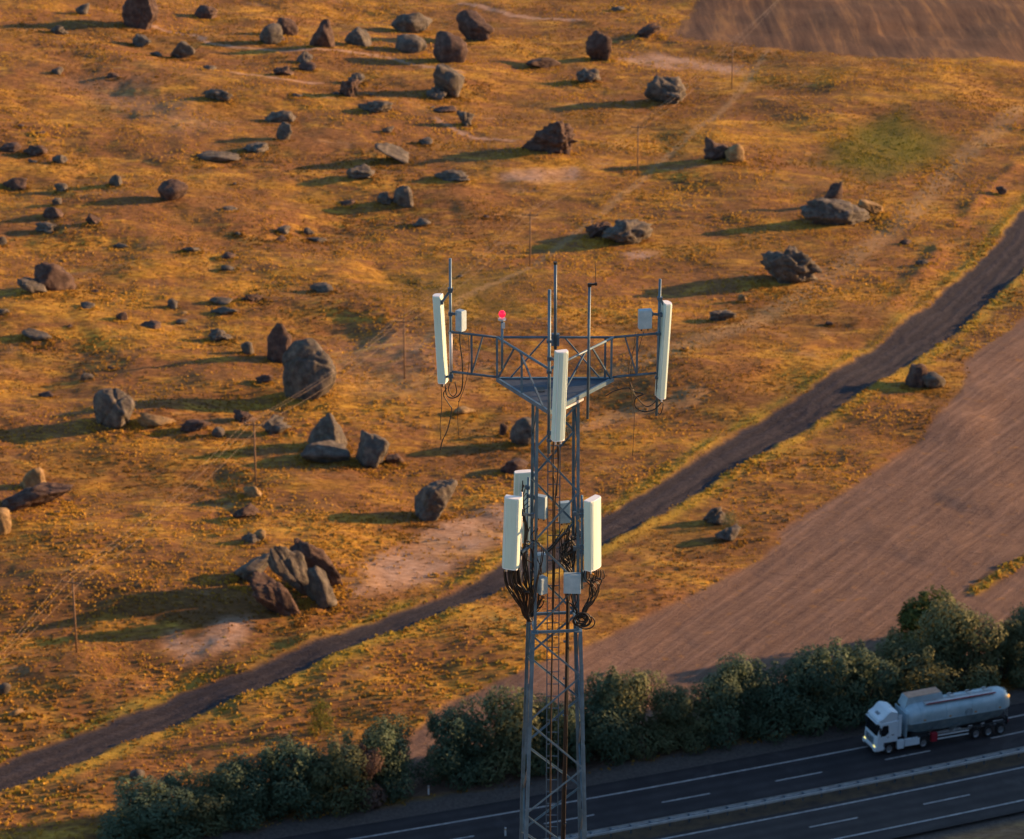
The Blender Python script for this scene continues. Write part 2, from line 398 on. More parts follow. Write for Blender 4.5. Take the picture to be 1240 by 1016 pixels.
def asphalt(name, c1, c2, ph):
    t = NT(name); v = t.pos(); ac = t.attr('across').outputs['Fac']
    n = t.noise(v, .3, 5, .65); f = t.noise(v, 3.5, 5, .7)
    k = t.ramp(n, [(.35, c1), (.68, c2)])
    w = t.math('POWER', t.math('ABSOLUTE', t.math('SINE', t.math('ADD', t.math('MULTIPLY', ac, 1.93), ph))), 2.0)
    k = t.mix(t.math('MULTIPLY', w, .45), k, tuple(q*.55 for q in c1))
    k = t.mix(t.math('MULTIPLY', t.math('SUBTRACT', t.noise(v, .12, 3, .6, 1.5), .60), 5, True), k, tuple(q*1.35 for q in c2))
    t.set(t.mix(t.math('MULTIPLY', f, .35), k, (.02, .02, .022)), .85, 0, .3); t.bump(f, .4, .03); return t.m
M['asphalt'] = asphalt('asphalt', (.026, .024, .028), (.052, .047, .052), .3)
M['asphalt_old'] = asphalt('asphalt_old', (.040, .035, .036), (.068, .060, .060), .9)
M['median'] = worn('median_soil', (.05, .04, .035), (.12, .085, .05), .95, 0, .7, .6, .2, 'Object', .1)
M['paint_line'] = worn('road_paint', (.30, .30, .31), (.62, .61, .60), .7, 0, 1.6, 0)
M['galv'] = worn('galvanised_rail', (.42, .44, .45), (.62, .64, .64), .45, .35, 1.5, .1)
M['steel'] = worn('mast_steel', (.065, .12, .17), (.12, .20, .27), .45, .25, 3.5, .15)
M['steel_dark'] = worn('mast_steel_dark', (.045, .08, .12), (.09, .15, .21), .45, .25, 4, .15)
M['deck'] = worn('deck_grating', (.03, .045, .07), (.06, .085, .125), .65, .3, 6, .2)
def radome():
    t = NT('radome_shell'); v = t.coord('Object'); n = t.noise(t.mapping(v, (9, 9, .7)), 2.0, 5, .7); m = t.noise(v, 2.2, 4, .6)
    k = t.mix(m, (.47, .62, .56), (.58, .71, .63)); g = t.math('MULTIPLY', t.math('SUBTRACT', n, .52), 3.0, True)
    k = t.mix(t.math('MULTIPLY', g, .55), k, (.40, .42, .34)); t.set(k, .48, 0, .4); return t.m
M['radome'] = radome()
M['radome_cap'] = worn('radome_cap', (.72, .76, .78), (.84, .87, .88), .5, 0, 3, .05)
M['radio'] = worn('radio_casing', (.26, .37, .44), (.38, .50, .57), .5, .1, 4, .1)
M['rubber'] = worn('black_rubber', (.006, .006, .007), (.014, .013, .013), .5, 0, 8, .1)
M['jumper'] = worn('jumper_cable', (.015, .012, .011), (.035, .025, .02), .5, 0, 8, .1)
M['orange_clip'] = worn('orange_sleeve', (.45, .18, .02), (.62, .30, .04), .6, 0, 8, 0)
M['pole_wood'] = worn('pole_wood', (.14, .085, .05), (.24, .15, .09), .85, 0, 4, .4)
M['wire'] = worn('overhead_conductor', (.30, .20, .12), (.42, .30, .18), .4, .5, 4, 0)
M['lamp_grey'] = worn('lamp_grey', (.40, .42, .44), (.55, .57, .58), .5, .2, 6, .1)
t = NT('beacon_red'); t.set((.6, .01, .03), .25); t.b.inputs['Emission Color'].default_value = (1, .01, .05, 1); t.b.inputs['Emission Strength'].default_value = .55; M['beacon'] = t.m
def leafmat(name, lo, hi, tr=.25):
    t = NT(name); a = t.attr('tint'); n = t.noise(t.coord('Object'), .9, 3, .6)
    k = t.mix(t.math('MULTIPLY', t.math('ADD', a.outputs['Fac'], n), .55, True), lo, hi)
    t.set(k, .7, 0, .2)
    tl = t.n.new('ShaderNodeBsdfTranslucent'); t.l.new(k, tl.inputs[0]); mx = t.n.new('ShaderNodeMixShader'); mx.inputs[0].default_value = tr
    out = t.n['Material Output']; t.l.new(t.b.outputs[0], mx.inputs[1]); t.l.new(tl.outputs[0], mx.inputs[2]); t.l.new(mx.outputs[0], out.inputs[0])
    return t.m
M['leaf_olive'] = leafmat('leaf_olive', (.048, .064, .034), (.20, .225, .11))
M['leaf_dark'] = leafmat('leaf_dark', (.032, .056, .036), (.125, .185, .11))
M['leaf_green'] = leafmat('leaf_green', (.035, .05, .012), (.11, .13, .03))
M['leaf_yellow'] = leafmat('leaf_yellow', (.05, .065, .012), (.20, .20, .035))
M['leaf_pink'] = leafmat('leaf_pink', (.09, .065, .055), (.24, .16, .13))
M['bark'] = worn('bark', (.06, .045, .035), (.12, .09, .07), .9, 0, 5, .5)
M['terrain'] = terrain_material()

# ------------------------------------------------------------------ ground mesh, one grid split by region
def axis(lo, hi, step_fn, out_lo, out_hi):
    a = [lo]
    while a[-1] < hi: a.append(a[-1]+step_fn(a[-1]))
    s = step_fn(a[-1])*2; b = []
    p = a[-1]
    while p < out_hi: s = min(s*1.22, 400); p += s; b.append(p)
    s = step_fn(lo)*2; c = []; p = lo
    while p > out_lo: s = min(s*1.22, 400); p -= s; c.append(p)
    return np.array(c[::-1]+a+b)
XS = axis(-122, 124, lambda v: .42, -5000, 5000)
YS = axis(232, 640, lambda v: .36+(v-232)*.0011, -600, 9000)
X, Y = np.meshgrid(XS, YS)
O = hwy_coord(X, Y); MK = masks(X, Y, O); Z = height(X, Y, O, MK)
ny, nx = X.shape
V = np.stack([X, Y, Z], -1).reshape(-1, 3)
ii = (np.arange(ny-1)[:, None]*nx+np.arange(nx-1)[None, :]).ravel()
QF = np.stack([ii, ii+1, ii+nx+1, ii+nx], 1)
def cellmean(a): return ((a[:-1, :-1]+a[1:, :-1]+a[:-1, 1:]+a[1:, 1:])/4).ravel()
reg = np.zeros(len(QF), int)
reg[cellmean(MK['farf']) > .5] = 3; reg[cellmean(MK['field']) > .5] = 2; reg[cellmean(MK['road']) > .5] = 1
rut = np.clip(.5+.5*np.sin(MK['sd']*3.1), 0, 1)*MK['road']
one = np.ones_like(X)
att_a = np.stack([MK['field'], MK['road'], MK['bare'], one], -1).reshape(-1, 4)
att_b = np.stack([MK['green'], np.clip(MK['edge']*(.75+1.0*fbm(X, Y, 5, 2, 41))+.8*MK['strip'], 0, 1)*(1-MK['field']), MK['farf'], one], -1).reshape(-1, 4)
att_c = np.stack([MK['bank'], MK['trk'], rut, one], -1).reshape(-1, 4)
att_v = MK['verge'].ravel()
for k, nm in enumerate(['ground', 'dirt_road', 'ploughed_field', 'far_ploughed_field']):
    F = QF[reg == k]; used, inv = np.unique(F.ravel(), return_inverse=True)
    o = mesh_np(nm, V[used], inv.reshape(-1, 4), M['terrain']); tag(o, kind='structure')
    for an, ar in (('mask_a', att_a), ('mask_b', att_b), ('mask_c', att_c)): set_col(o.data, an, ar[used])
    av = o.data.attributes.new('verge', 'FLOAT', 'POINT'); av.data.foreach_set('value', att_v[used].astype(np.float32))

# ------------------------------------------------------------------ highway
def ribbon(name, o0, o1, z, mat, i0=120, i1=330, zf=None):
    a = np.array(hwy_off(o0, i0, i1, z)); b = np.array(hwy_off(o1, i0, i1, z)); n = len(a)
    F = [(i, i+1, n+i+1, n+i) for i in range(n-1)]
    o = mesh_np(name, np.concatenate([b, a]), F, mat); at_ = o.data.attributes.new('across', 'FLOAT', 'POINT'); at_.data.foreach_set('value', np.repeat([o1, o0], n).astype(np.float32)); tag(o, kind='structure'); return o
ribbon('carriageway', -6.7, 2.4, 0.0, M['asphalt'])
ribbon('median', -9.2, -6.7, -.005, M['median'])
ribbon('near_carriageway', -17.6, -9.2, -.002, M['asphalt_old'])
def strip_line(name, off, w, i0=130, i1=310):
    ribbon(name, off-w/2, off+w/2, .006, M['paint_line'], i0, i1)
strip_line('edge_marking', 0, .17); strip_line('edge_marking', -6.3, .15); strip_line('edge_marking', -9.85, .17); strip_line('edge_marking', -15.7, .17)
def arc_pt(s_, off, z):
    """point on the highway by arc length from the HWY point 200 (x=17.9)"""
    f = 200+s_/2; i = int(math.floor(f)); fr = f-i
    p = Vector(HWY[i])*(1-fr)+Vector(HWY[i+1])*fr
    a = math.atan2(HWY[i+1][1]-HWY[i][1], HWY[i+1][0]-HWY[i][0])
    return Vector((p.x-math.sin(a)*off, p.y+math.cos(a)*off, z)), a
def dashes(off, s0, name):
    for k in range(-8, 9):
        a = s0+12.15*k; mb = MB()
        pts = [arc_pt(a+5.1*j/2, off, .006) for j in range(3)]
        vs_ = []
        for p, an in pts:
            n = Vector((-math.sin(an), math.cos(an), 0))*.075; vs_ += [p-n, p+n]
        mb.add(vs_, [(0, 2, 3, 1), (2, 4, 5, 3)]); tag(mb.build(name, M['paint_line']), kind='structure')
dashes(-3.2, 7.3, 'lane_marking'); dashes(-12.75, 6.2, 'lane_marking')

# median guardrail: two W-beams on shared posts
gr = empty('guardrail', tuple(arc_pt(0, -7.75, 0)[0])); gi = -Vector(gr.location)
tag(gr, 'long double sided grey steel guardrail between the two carriageways of the highway', 'guardrail')
WP = [(-.02, -.155), (.02, -.12), (.06, -.08), (.02, -.04), (.0, 0), (.02, .04), (.06, .08), (.02, .12), (-.02, .155)]
for side in (-1, 1):
    mb = MB(); n = len(WP); st = []
    for i in range(130, 310):
        a = math.atan2(HWY[i+1][1]-HWY[i][1], HWY[i+1][0]-HWY[i][0])
        c = Vector(hwy_off(-7.75+side*.36, i, i+1)[0]); nn = Vector((-math.sin(a), math.cos(a), 0))*side
        st.append([c+gi+nn*u+Vector((0, 0, .72+v)) for u, v in WP])
    mb.add([p for r_ in st for p in r_], [(i*n+k, i*n+k+1, (i+1)*n+k+1, (i+1)*n+k) for i in range(len(st)-1) for k in range(n-1)])
    o = mb.build('rail', M['galv'], gr, smooth=True)
pm = MB().box((0, 0, .42), (.10, .14, .9)).build('post', M['steel_dark'], gr, .01); sm = MB().box((0, 0, .74), (.12, .66, .10)).build('spacer', M['steel_dark'], gr, .01)
first = True
for k in range(-28, 50):
    p, a = arc_pt(k*2.0, -7.75, 0)
    if first: q, r_ = pm, sm; first = False
    else:
        q = pm.copy(); r_ = sm.copy(); col.objects.link(q); col.objects.link(r_)
    for z in (q, r_): z.location = p+gi; z.rotation_euler = (0, 0, a)
for i, (px, py, lb) in enumerate([(612, 1012, 'small grey marker post in the median, left of the mast foot'), (519, 961, 'small pale marker post on the gravel verge below the gap in the bushes')]):
    p = G(px, py)[0]; e = empty('marker_post', (p[0], p[1], p[2]-.1)); tag(e, lb, 'marker post', 'roadside marker posts')
    MB().bar((0, 0, 0), (0, 0, .95), .14, .09).build('stem', M['radome_cap'], e, .01); MB().box((0, -.05, .8), (.10, .02, .14)).build('reflector', M['orange_clip'], e)

# ------------------------------------------------------------------ boulders
def ico(sub):
    bm = bmesh.new(); bmesh.ops.create_icosphere(bm, subdivisions=sub, radius=1)
    v = np.array([p.co[:] for p in bm.verts]); f = np.array([[q.index for q in g.verts] for g in bm.faces]); bm.free(); return v, f
ICO = {k: ico(k) for k in (3, 4, 5)}
def n3(p, lam, seed):
    return (fbm(p[:, 0]+p[:, 2]*.7+seed, p[:, 1]-p[:, 2]*.5, lam, 3, seed)+fbm(p[:, 2]+seed*2, p[:, 0]-p[:, 1]*.6, lam, 3, seed+5))*.5
def rock_shape(kind, seed, sub):
    r = np.random.default_rng(seed); U, F = ICO[sub]
    K = {'round': 22, 'block': 10, 'pillar': 10, 'slab': 10, 'crag': 13, 'fin': 9}.get(kind, 13)
    N = r.normal(size=(K, 3)); N /= np.linalg.norm(N, axis=1)[:, None]
    D = r.uniform(.58 if kind != 'round' else .80, 1.0, K)
    inv = (U @ N.T)/D[None, :]; p_ = 20 if kind != 'round' else 8
    inv = np.clip(inv, 1e-3, None)
    rad = 1/(np.sum(inv**p_, 1)**(1/p_)); rad = np.clip(rad, 0, 1.35)
    P = U*rad[:, None]
    asp = {'round': (1, .9, .85), 'block': (1, .85, .8), 'pillar': (.6, .55, 1.2), 'slab': (1.5, .6, .42), 'crag': (1.2, .9, .8), 'fin': (1.2, .4, .8), 'loaf': (1.5, .85, .72)}[kind]
    amp = {'crag': .42, 'round': .12}.get(kind, .18)
    P = P*(1+amp*n3(P*1.0, .8, seed)[:, None])
    P = P*(1+amp*.9*n3(P*1.0, .3, seed+3)[:, None]); P = P*(1-amp*1.1*np.abs(n3(P, .55, seed+8))[:, None]+amp*.4*n3(P, .12, seed+6)[:, None])
    # crack lines: narrow dents along a few planes
    for q in range(2 if sub > 3 else 0):
        n = r.normal(size=3); n /= np.linalg.norm(n); off = r.uniform(-.4, .4)
        d = (P @ n)-off+.12*n3(P, .6, seed+9+q)
        P = P*(1-.10*np.exp(-(d/.05)**2))[:, None]
    return P*np.array(asp), F
ROCKS = []; SMALL = []
def rock(box, kind='block', mat='rock_brown', label=None, tilt=0, group=None, dep=.8, seed=None, name='boulder', sink=.24, taper=0):
    x0, y0, x1, y1 = box
    if group in (SG, QG): y0 += .18*(y1-y0); x0 -= .06*(x1-x0); sink = max(sink, .3)
    w, h = x1-x0, y1-y0
    sub = 5 if w*h > 2200 else 4 if w*h > 260 else 3
    seed = seed if seed is not None else int(x0*13+y0*7) % 9973+1
    P, F = rock_shape(kind, seed, sub)
    a = math.radians(tilt); R = np.array([[math.cos(a), 0, -math.sin(a)], [0, 1, 0], [math.sin(a), 0, math.cos(a)]])
    az = (seed*1.7) % 6.28 if kind in ('round', 'block', 'crag') else .25
    R2 = np.array([[math.cos(az), -math.sin(az), 0], [math.sin(az), math.cos(az), 0], [0, 0, 1]])
    P = P @ R2.T @ R.T
    g = G((x0+x1)/2, y1-h*.05)[0]
    zc = g[1]*CS+(HC-g[2])*SN; pm_ = FPX/zc
    W = w/pm_; Hh = h/pm_; el = math.atan2(HC-g[2], g[1])
    Dp = min(W*dep, Hh/math.sin(el)*.62)
    Hz = math.sqrt(max(Hh**2-(Dp*math.sin(el))**2, (.45*Hh)**2))/math.cos(el)
    lo = P.min(0); hi = P.max(0)
    P = (P-(lo+hi)/2)/(hi-lo)
    if taper: P[:, :2] *= (1+taper*P[:, 2:3])
    P = P*np.array([W, Dp, Hz*(1+sink)])
    P[:, 2] += Hz*(1+sink)/2-Hz*sink
    zg = height(np.array([g[0]]), np.array([g[1]+Dp*.4]))[0]
    zg = min(zg, g[2]+.1)-.04
    o = mesh_np(name, P, F, M[mat], smooth=True)
    # keep facets crisp
    o.location = (g[0], g[1]+Dp*.42, zg)
    tag(o, label or 'small dark rock scattered in the dry grass', 'rock' if w*h < 900 else 'boulder', group)
    if group in (SG, QG): SMALL.append((o, (x0+x1)/2, (y0+y1)/2, {'rock_pale': 'pale', 'rock_grey': 'grey'}.get(mat, 'dark')))
    ROCKS.append((g[0], g[1], max(W, Dp)*.5)); return o
SG = 'small rocks scattered over the left slope'; QG = 'tiny stones on the right hand grass'
B = 'rock_brown'; Gy = 'rock_grey'; Pl = 'rock_pale'
TOPG = 'boulders along the top of the slope'
rock((145, -14, 192, 37), 'block', B, 'big dark boulder narrowing downwards, cut by the top edge of the picture at upper left', 8, TOPG, taper=.5)
rock((90, 5, 108, 18), 'block', Gy, 'small rock left of the big boulder that is cut by the top edge', 0, TOPG)
rock((235, 7, 263, 22), 'crag', B, 'low dark rock right of the big boulder cut by the top edge', 0, TOPG)
rock((313, 30, 342, 54), 'round', Gy, 'dark round boulder, front one of the touching pair at top left of centre', 0, TOPG)
rock((334, 22, 361, 45), 'round', B, 'dark round boulder, rear one of the touching pair at top left of centre', 0, TOPG)
rock((374, 27, 405, 61), 'block', B, 'upright brown block boulder right of the touching pair', -12, TOPG)
rock((416, 35, 450, 57), 'block', Gy, 'flattish dark boulder between the upright brown block and the stacked pair', -20, TOPG)
rock((473, 17, 523, 44), 'block', Gy, 'wide grey boulder resting above a smaller grey one near the top', 0, TOPG)
rock((478, 43, 517, 65), 'round', Gy, 'smaller grey boulder just below the wide grey boulder near the top', 0, TOPG)
rock((552, 14, 599, 51), 'block', B, 'large brown angular boulder with sunlit right edge, rear one of the top centre pair', -18, TOPG)
rock((524, 42, 567, 77), 'round', B, 'large brown rounded boulder in front of the angular one, top centre', 0, TOPG)
rock((709, 39, 741, 76), 'pillar', B, 'upright oval brown boulder beside the pale bare path at the top', -6, TOPG)
rock((769, 31, 803, 47), 'crag', B, 'low brown rock just below the far ploughed field corner', -8, TOPG)
rock((636, 70, 680, 85), 'slab', B, 'flat brown slab rock lying left of the upright oval boulder', -3, TOPG)
rock((524, 81, 563, 121), 'block', Gy, 'tall grey rounded boulder standing alone below the top centre pair', -12, TOPG)
rock((514, 107, 541, 121), 'crag', Gy, 'small grey rock at the left foot of the tall grey rounded boulder', 0, TOPG)
rock((697, 85, 728, 103), 'crag', Gy, 'low split rock below the upright oval boulder', 0, TOPG)
rock((780, 96, 832, 129), 'crag', Gy, 'pyramid shaped grey boulder with a sunlit right foot, right of the top centre', -6, TOPG, taper=-.6)
rock((631, 148, 702, 190), 'crag', B, 'largest craggy brown boulder standing above the pink bare patch', -8, TOPG, dep=.7)
rock((553, 134, 575, 153), 'crag', Gy, 'grey rock at the head of the short pale wash', -10, TOPG)
rock((524, 129, 553, 138), 'slab', B, 'thin dark slab just left of the rock at the pale wash', 0, TOPG)
MIDG = 'small rocks on the middle of the slope'
rock((432, 121, 477, 138), 'crag', Gy, 'flat grey outcrop below the thin second pale path', -5, MIDG)
rock((409, 98, 437, 119), 'crag', B, 'jagged brown rock at the right end of the second pale path', -20, MIDG)
rock((420, 90, 443, 103), 'crag', Gy, 'grey rock just above the jagged brown rock on the second pale path', 0, MIDG)
rock((359, 61, 379, 77), 'block', Gy, 'small pointed rock under the touching pair of round boulders', 0, MIDG, taper=-.5)
rock((329, 81, 356, 93), 'crag', B, 'low rock at the left start of the second pale path', 0, MIDG)
rock((361, 76, 383, 86), 'block', B, 'small dark rock just under the small pointed rock', -6, MIDG)
rock((205, 50, 236, 72), 'block', Gy, 'dark tilted rock left of the first pale path', -15, MIDG)
rock((159, 43, 184, 58), 'block', Gy, 'greenish grey rock below the big boulder cut by the top edge', 0, MIDG)
rock((242, 110, 282, 126), 'crag', Gy, 'low dark outcrop on the upper left slope', -10, MIDG)
rock((318, 132, 356, 148), 'block', Gy, 'dark rock with flat sloping top on the upper left slope', -4, MIDG, taper=-.4)
rock((334, 151, 354, 172), 'block', Gy, 'small squarish grey rock just below the dark rock with flat sloping top', 0, MIDG)
rock((190, 222, 227, 248), 'round', B, 'reddish brown round boulder with a long shadow on the left slope', -8, MIDG)
rock((453, 176, 495, 199), 'slab', Gy, 'long dark rock tilted down to the right, centre left of the slope', -24, MIDG)
rock((418, 203, 454, 220), 'crag', Gy, 'low two humped rock left of centre', -4, MIDG)
rock((524, 208, 570, 223), 'crag', Gy, 'flat broken rock left of the pink bare patch', -4, MIDG)
rock((475, 228, 501, 252), 'block', Gy, 'squarish grey rock below the flat broken rock', 0, MIDG)
rock((455, 235, 477, 250), 'crag', Gy, 'low grey rock touching the left side of the squarish grey rock', 0, MIDG)
RG = 'boulders on the open grass to the right'
rock((728, 269, 792, 300), 'crag', Gy, 'craggy dark boulder pile with greenish top, behind and right of the mast head', -8, RG, dep=.8)
rock((708, 272, 742, 290), 'crag', B, 'low brown crag on the left of the craggy dark boulder pile', 0, RG)
rock((852, 168, 892, 196), 'crag', B, 'brown broken boulder with sunlit right end, left of the green patch', -4, RG)
rock((878, 176, 902, 198), 'round', Pl, 'pale orange rock leaning on the right of the brown broken boulder', 0, RG)
rock((994, 222, 1021, 252), 'fin', B, 'upright arched fin of rock rising from the flat outcrop', 28, RG, dep=.5)
rock((968, 243, 1058, 276), 'slab', Gy, 'wide flat grey outcrop with the arched fin on it', -8, RG, dep=.5)
rock((1038, 242, 1074, 262), 'slab', Pl, 'sunlit orange slab at the right end of the flat outcrop', -14, RG)
rock((923, 302, 997, 349), 'crag', Gy, 'largest dark boulder on the right hand grass, with ridged top', -6, RG, dep=.7)
rock((859, 375, 892, 390), 'crag', Gy, 'low grey rock above the dirt bank, right of the mast head', 0, RG)
rock((1095, 444, 1128, 470), 'crag', B, 'tilted brown rock on the verge between dirt road and field', -28, RG)
rock((1112, 452, 1147, 472), 'round', Gy, 'grey lump of rock right of the tilted brown one by the dirt road', 0, RG)
rock((851, 615, 884, 636), 'crag', Gy, 'grey rock left of the small dark bush by the field corner', 0, RG)
rock((865, 640, 899, 658), 'slab', Gy, 'flat grey rock under the small dark bush by the field corner', 0, RG)
rock((1206, 226, 1220, 236), 'crag', B, 'small dark rock on the reddish bank at far right', 0, RG)
rock((893, 357, 905, 367), 'block', Pl, 'small pale stone above the low grey rock on the right hand grass', 0, RG)
LG = 'large boulders with long shadows left of the mast'
rock((322, 391, 355, 439), 'pillar', B, 'upright reddish brown pillar of rock behind the big greenish boulder', 4, LG, taper=-.45)
rock((341, 418, 407, 489), 'round', Gy, 'big greenish grey boulder with cracked face, in front of the rock pillar', 12, LG, dep=.75, seed=35)
rock((291, 414, 307, 429), 'round', Gy, 'small grey stone left of the rock pillar', 0, LG)
rock((308, 455, 330, 467), 'crag', B, 'low stone left of the big greenish boulder', 0, LG)
rock((111, 476, 162, 522), 'round', Gy, 'rounded grey boulder with orange right side, at left', 0, LG, dep=.8)
rock((166, 498, 211, 517), 'slab', Pl, 'pale yellowish slab right of the rounded grey boulder', -10, LG)
rock((216, 510, 256, 525), 'crag', B, 'flat broken rock right of the pale yellowish slab', -8, LG)
rock((256, 519, 272, 531), 'block', Gy, 'small dark stone at the end of the flat broken rock', 0, LG)
rock((281, 498, 311, 513), 'crag', B, 'low brown rock above and left of the tall boulder on a slab', -6, LG)
rock((317, 507, 353, 528), 'crag', Gy, 'low jagged grey rock left of the tall boulder on a slab', -4, LG)
rock((371, 505, 420, 548), 'block', Gy, 'tall grey boulder with flat left face standing on a slab, left of the mast', 4, LG, seed=44)
rock((364, 536, 424, 563), 'slab', Gy, 'layered slab under the tall grey boulder', -12, LG)
rock((429, 529, 472, 568), 'block', Gy, 'angular greenish boulder right of the tall one on a slab', -14, LG)
rock((466, 552, 489, 564), 'slab', B, 'small flat brown rock right of the angular greenish boulder', -6, LG)
rock((501, 586, 554, 633), 'block', Gy, 'boulder with sunlit right side at the head of the pink bare slope', 8, LG)
rock((323, 666, 381, 728), 'loaf', Gy, 'long boulder leaning right, middle one of the leaning slabs above the dirt road', -52, 'leaning slabs above the dirt road', dep=.6)
rock((345, 662, 419, 719), 'loaf', B, 'thin dark slab leaning right, rearmost of the leaning slabs above the dirt road', -42, 'leaning slabs above the dirt road', dep=.4)
rock((369, 694, 408, 738), 'block', Gy, 'upright lump in front of the rearmost leaning slab', -20, 'leaning slabs above the dirt road')
rock((302, 699, 363, 753), 'loaf', B, 'smooth leaning slab, frontmost of the leaning slabs above the dirt road', -36, 'leaning slabs above the dirt road', dep=.6)
rock((281, 678, 331, 706), 'slab', Gy, 'low grey slab on the left of the leaning slabs', 10, 'leaning slabs above the dirt road')
rock((617, 508, 652, 541), 'round', Gy, 'rounded boulder partly behind the mast just below the platform', 0, LG)
rock((604, 513, 615, 528), 'pillar', B, 'tiny upright stone left of the rounded boulder behind the mast', 0, LG)
rock((606, 555, 641, 573), 'slab', B, 'dark flat rock behind the upper left of the small panels', 0, LG)
rock((549, 494, 576, 505), 'slab', Pl, 'whitish flat stone under the left arm of the mast', -4, LG)
rock((22, 565, 55, 592), 'block', Pl, 'yellowish upright stone at the far left', -8, LG)
rock((-2, 588, 85, 619), 'slab', B, 'long low dark slab at the far left edge', 8, LG, dep=.5)
rock((-14, 615, 13, 648), 'round', Pl, 'yellow rounded stone cut by the left edge of the picture', 0, LG)
rock((293, 590, 318, 606), 'block', Pl, 'upper stone of the short column of orange edged stones', 0, LG)
rock((281, 610, 314, 628), 'crag', B, 'second stone of the short column of orange edged stones', 0, LG)
rock((305, 643, 322, 657), 'block', Pl, 'lowest stone of the short column, just above the leaning slabs', 0, LG)
rock((40, 322, 88, 358), 'fin', B, 'dark fin shaped rock leaning right at the left edge', -34, LG)
rock((20, 340, 55, 360), 'slab', Gy, 'low grey slab left of the dark fin shaped rock', -14, LG)
rock((156, 934, 175, 946), 'round', Gy, 'pale grey disc shaped stone in the yellow grass below the dirt road', 0, 'lone stones by the dirt road')
rock((-4, 829, 13, 843), 'round', Gy, 'grey stone above the dirt road at the left edge', 0, 'lone stones by the dirt road')
rock((8, 861, 29, 871), 'slab', Pl, 'pale flat stone close above the dirt road at the left edge', 0, 'lone stones by the dirt road')
SG = 'small rocks scattered over the left slope'
SL = 'small dark rock scattered in the dry grass of the left slope'
for b in [(0, 169, 25, 182), (27, 174, 56, 190), (63, 187, 81, 200), (3, 211, 32, 229), (66, 221, 82, 233), (132, 210, 148, 228), (52, 249, 76, 265), (63, 239, 75, 251), (41, 268, 68, 282),
          (103, 258, 122, 274), (220, 294, 243, 305), (266, 303, 285, 313), (268, 318, 288, 326), (336, 273, 352, 284), (334, 285, 346, 294), (366, 272, 381, 283), (371, 284, 396, 293),
          (-4, 283, 8, 297), (270, 250, 287, 258), (135, 291, 157, 298), (499, 264, 522, 276), (508, 165, 524, 175), (463, 151, 477, 161), (203, 358, 215, 373), (140, 377, 155, 390),
          (168, 388, 194, 401), (252, 395, 282, 413), (27, 398, 63, 414), (98, 451, 113, 462), (46, 470, 65, 480), (376, 341, 404, 354), (292, 353, 320, 366), (254, 359, 281, 370),
          (97, 366, 114, 376), (256, 371, 289, 382), (-5, 373, 11, 384), (292, 644, 320, 661), (20, 150, 30, 156), (62, 80, 76, 90), (130, 87, 145, 95), (246, 78, 262, 86),
          (293, 172, 325, 186), (240, 181, 290, 196), (64, 246, 72, 250), (410, 240, 432, 248), (330, 40, 345, 50), (740, 8, 757, 15), (182, 62, 196, 70), (60, 30, 82, 44), (400, 110, 416, 116)]:
    rock(b, random.choice(['crag', 'block', 'block']), random.choice([B, Gy, Gy]), SL, random.uniform(-20, 8), SG, name='rock', sink=.35)
for k in range(46):
    px = random.uniform(0, 560); py = random.uniform(60, 720)
    if k % 6 == 0: px = random.uniform(500, 1150); py = random.uniform(120, 430)
    w = random.uniform(4, 9) if k % 4 else random.uniform(9, 17)
    g = G(px, py)[0]
    mk = masks(np.array([g[0]]), np.array([g[1]]), hwy_coord(np.array([g[0]]), np.array([g[1]])))
    if mk['road'][0]+mk['field'][0]+mk['farf'][0] > .1: continue
    if k % 6 == 0: rock((px-w/2, py-w*.6, px+w/2, py), 'block', random.choice([B, Gy, Pl]), 'tiny stone lying on the open grass right of the slope', 0, QG, name='rock')
    else: rock((px-w/2, py-w*random.uniform(.35, .6), px+w/2, py), random.choice(['block', 'crag', 'crag']), random.choice([B, Gy, Gy, B, Gy, Pl]), SL, random.uniform(-20, 8), SG, name='rock', sink=.4)

# each small rock is told by the landmark it lies next to
LMK = [('the reddish brown round boulder', 208, 235), ('the rock pillar', 339, 415), ('the dark fin shaped rock', 64, 340), ('the rounded grey boulder', 137, 500), ('the leaning slabs', 350, 707),
       ('the tall boulder on a slab', 395, 530), ('the squarish grey rock', 488, 240), ('the stacked pair near the top', 497, 40), ('the touching round pair', 337, 37), ('the low dark outcrop', 262, 118),
       ('the dark flat topped rock', 337, 140), ('the long dark tilted rock', 474, 188), ('the boulder at the pink slope', 527, 610), ('the long low left edge slab', 40, 604), ('the mast\'s left end panel', 532, 410),
       ('the boulder cut by the top edge', 168, 15), ('the tall grey boulder standing alone', 543, 100), ('the largest craggy brown boulder', 666, 170), ('the greenish craggy boulder pile', 760, 285),
       ('the upright arched fin', 1008, 240), ('the brown broken boulder', 875, 185), ('the ridged right hand boulder', 960, 325), ('the lower left power pole', 93, 745)]
DIRS = ['right of', 'above and right of', 'above', 'above and left of', 'left of', 'below and left of', 'below', 'below and right of']
bins = {}
for o, x, y, w in SMALL:
    nm, lx_, ly_ = min(LMK, key=lambda q: math.hypot(q[1]-x, q[2]-y))
    d = int(round(math.degrees(math.atan2(ly_-y, x-lx_))/45)) % 8
    bins.setdefault((nm, d), []).append((math.hypot(lx_-x, ly_-y), o, w))
for (nm, d), l in bins.items():
    l.sort(key=lambda q: q[0])
    for k, (_, o, w) in enumerate(l):
        o['label'] = f"small {w} rock {DIRS[d]} {nm}" + ('' if len(l) == 1 else ', nearest of them' if k == 0 else ', '+['', 'second', 'third', 'fourth', 'fifth', 'sixth', 'seventh', 'eighth', 'ninth', 'tenth'][min(k, 9)]+' nearest')

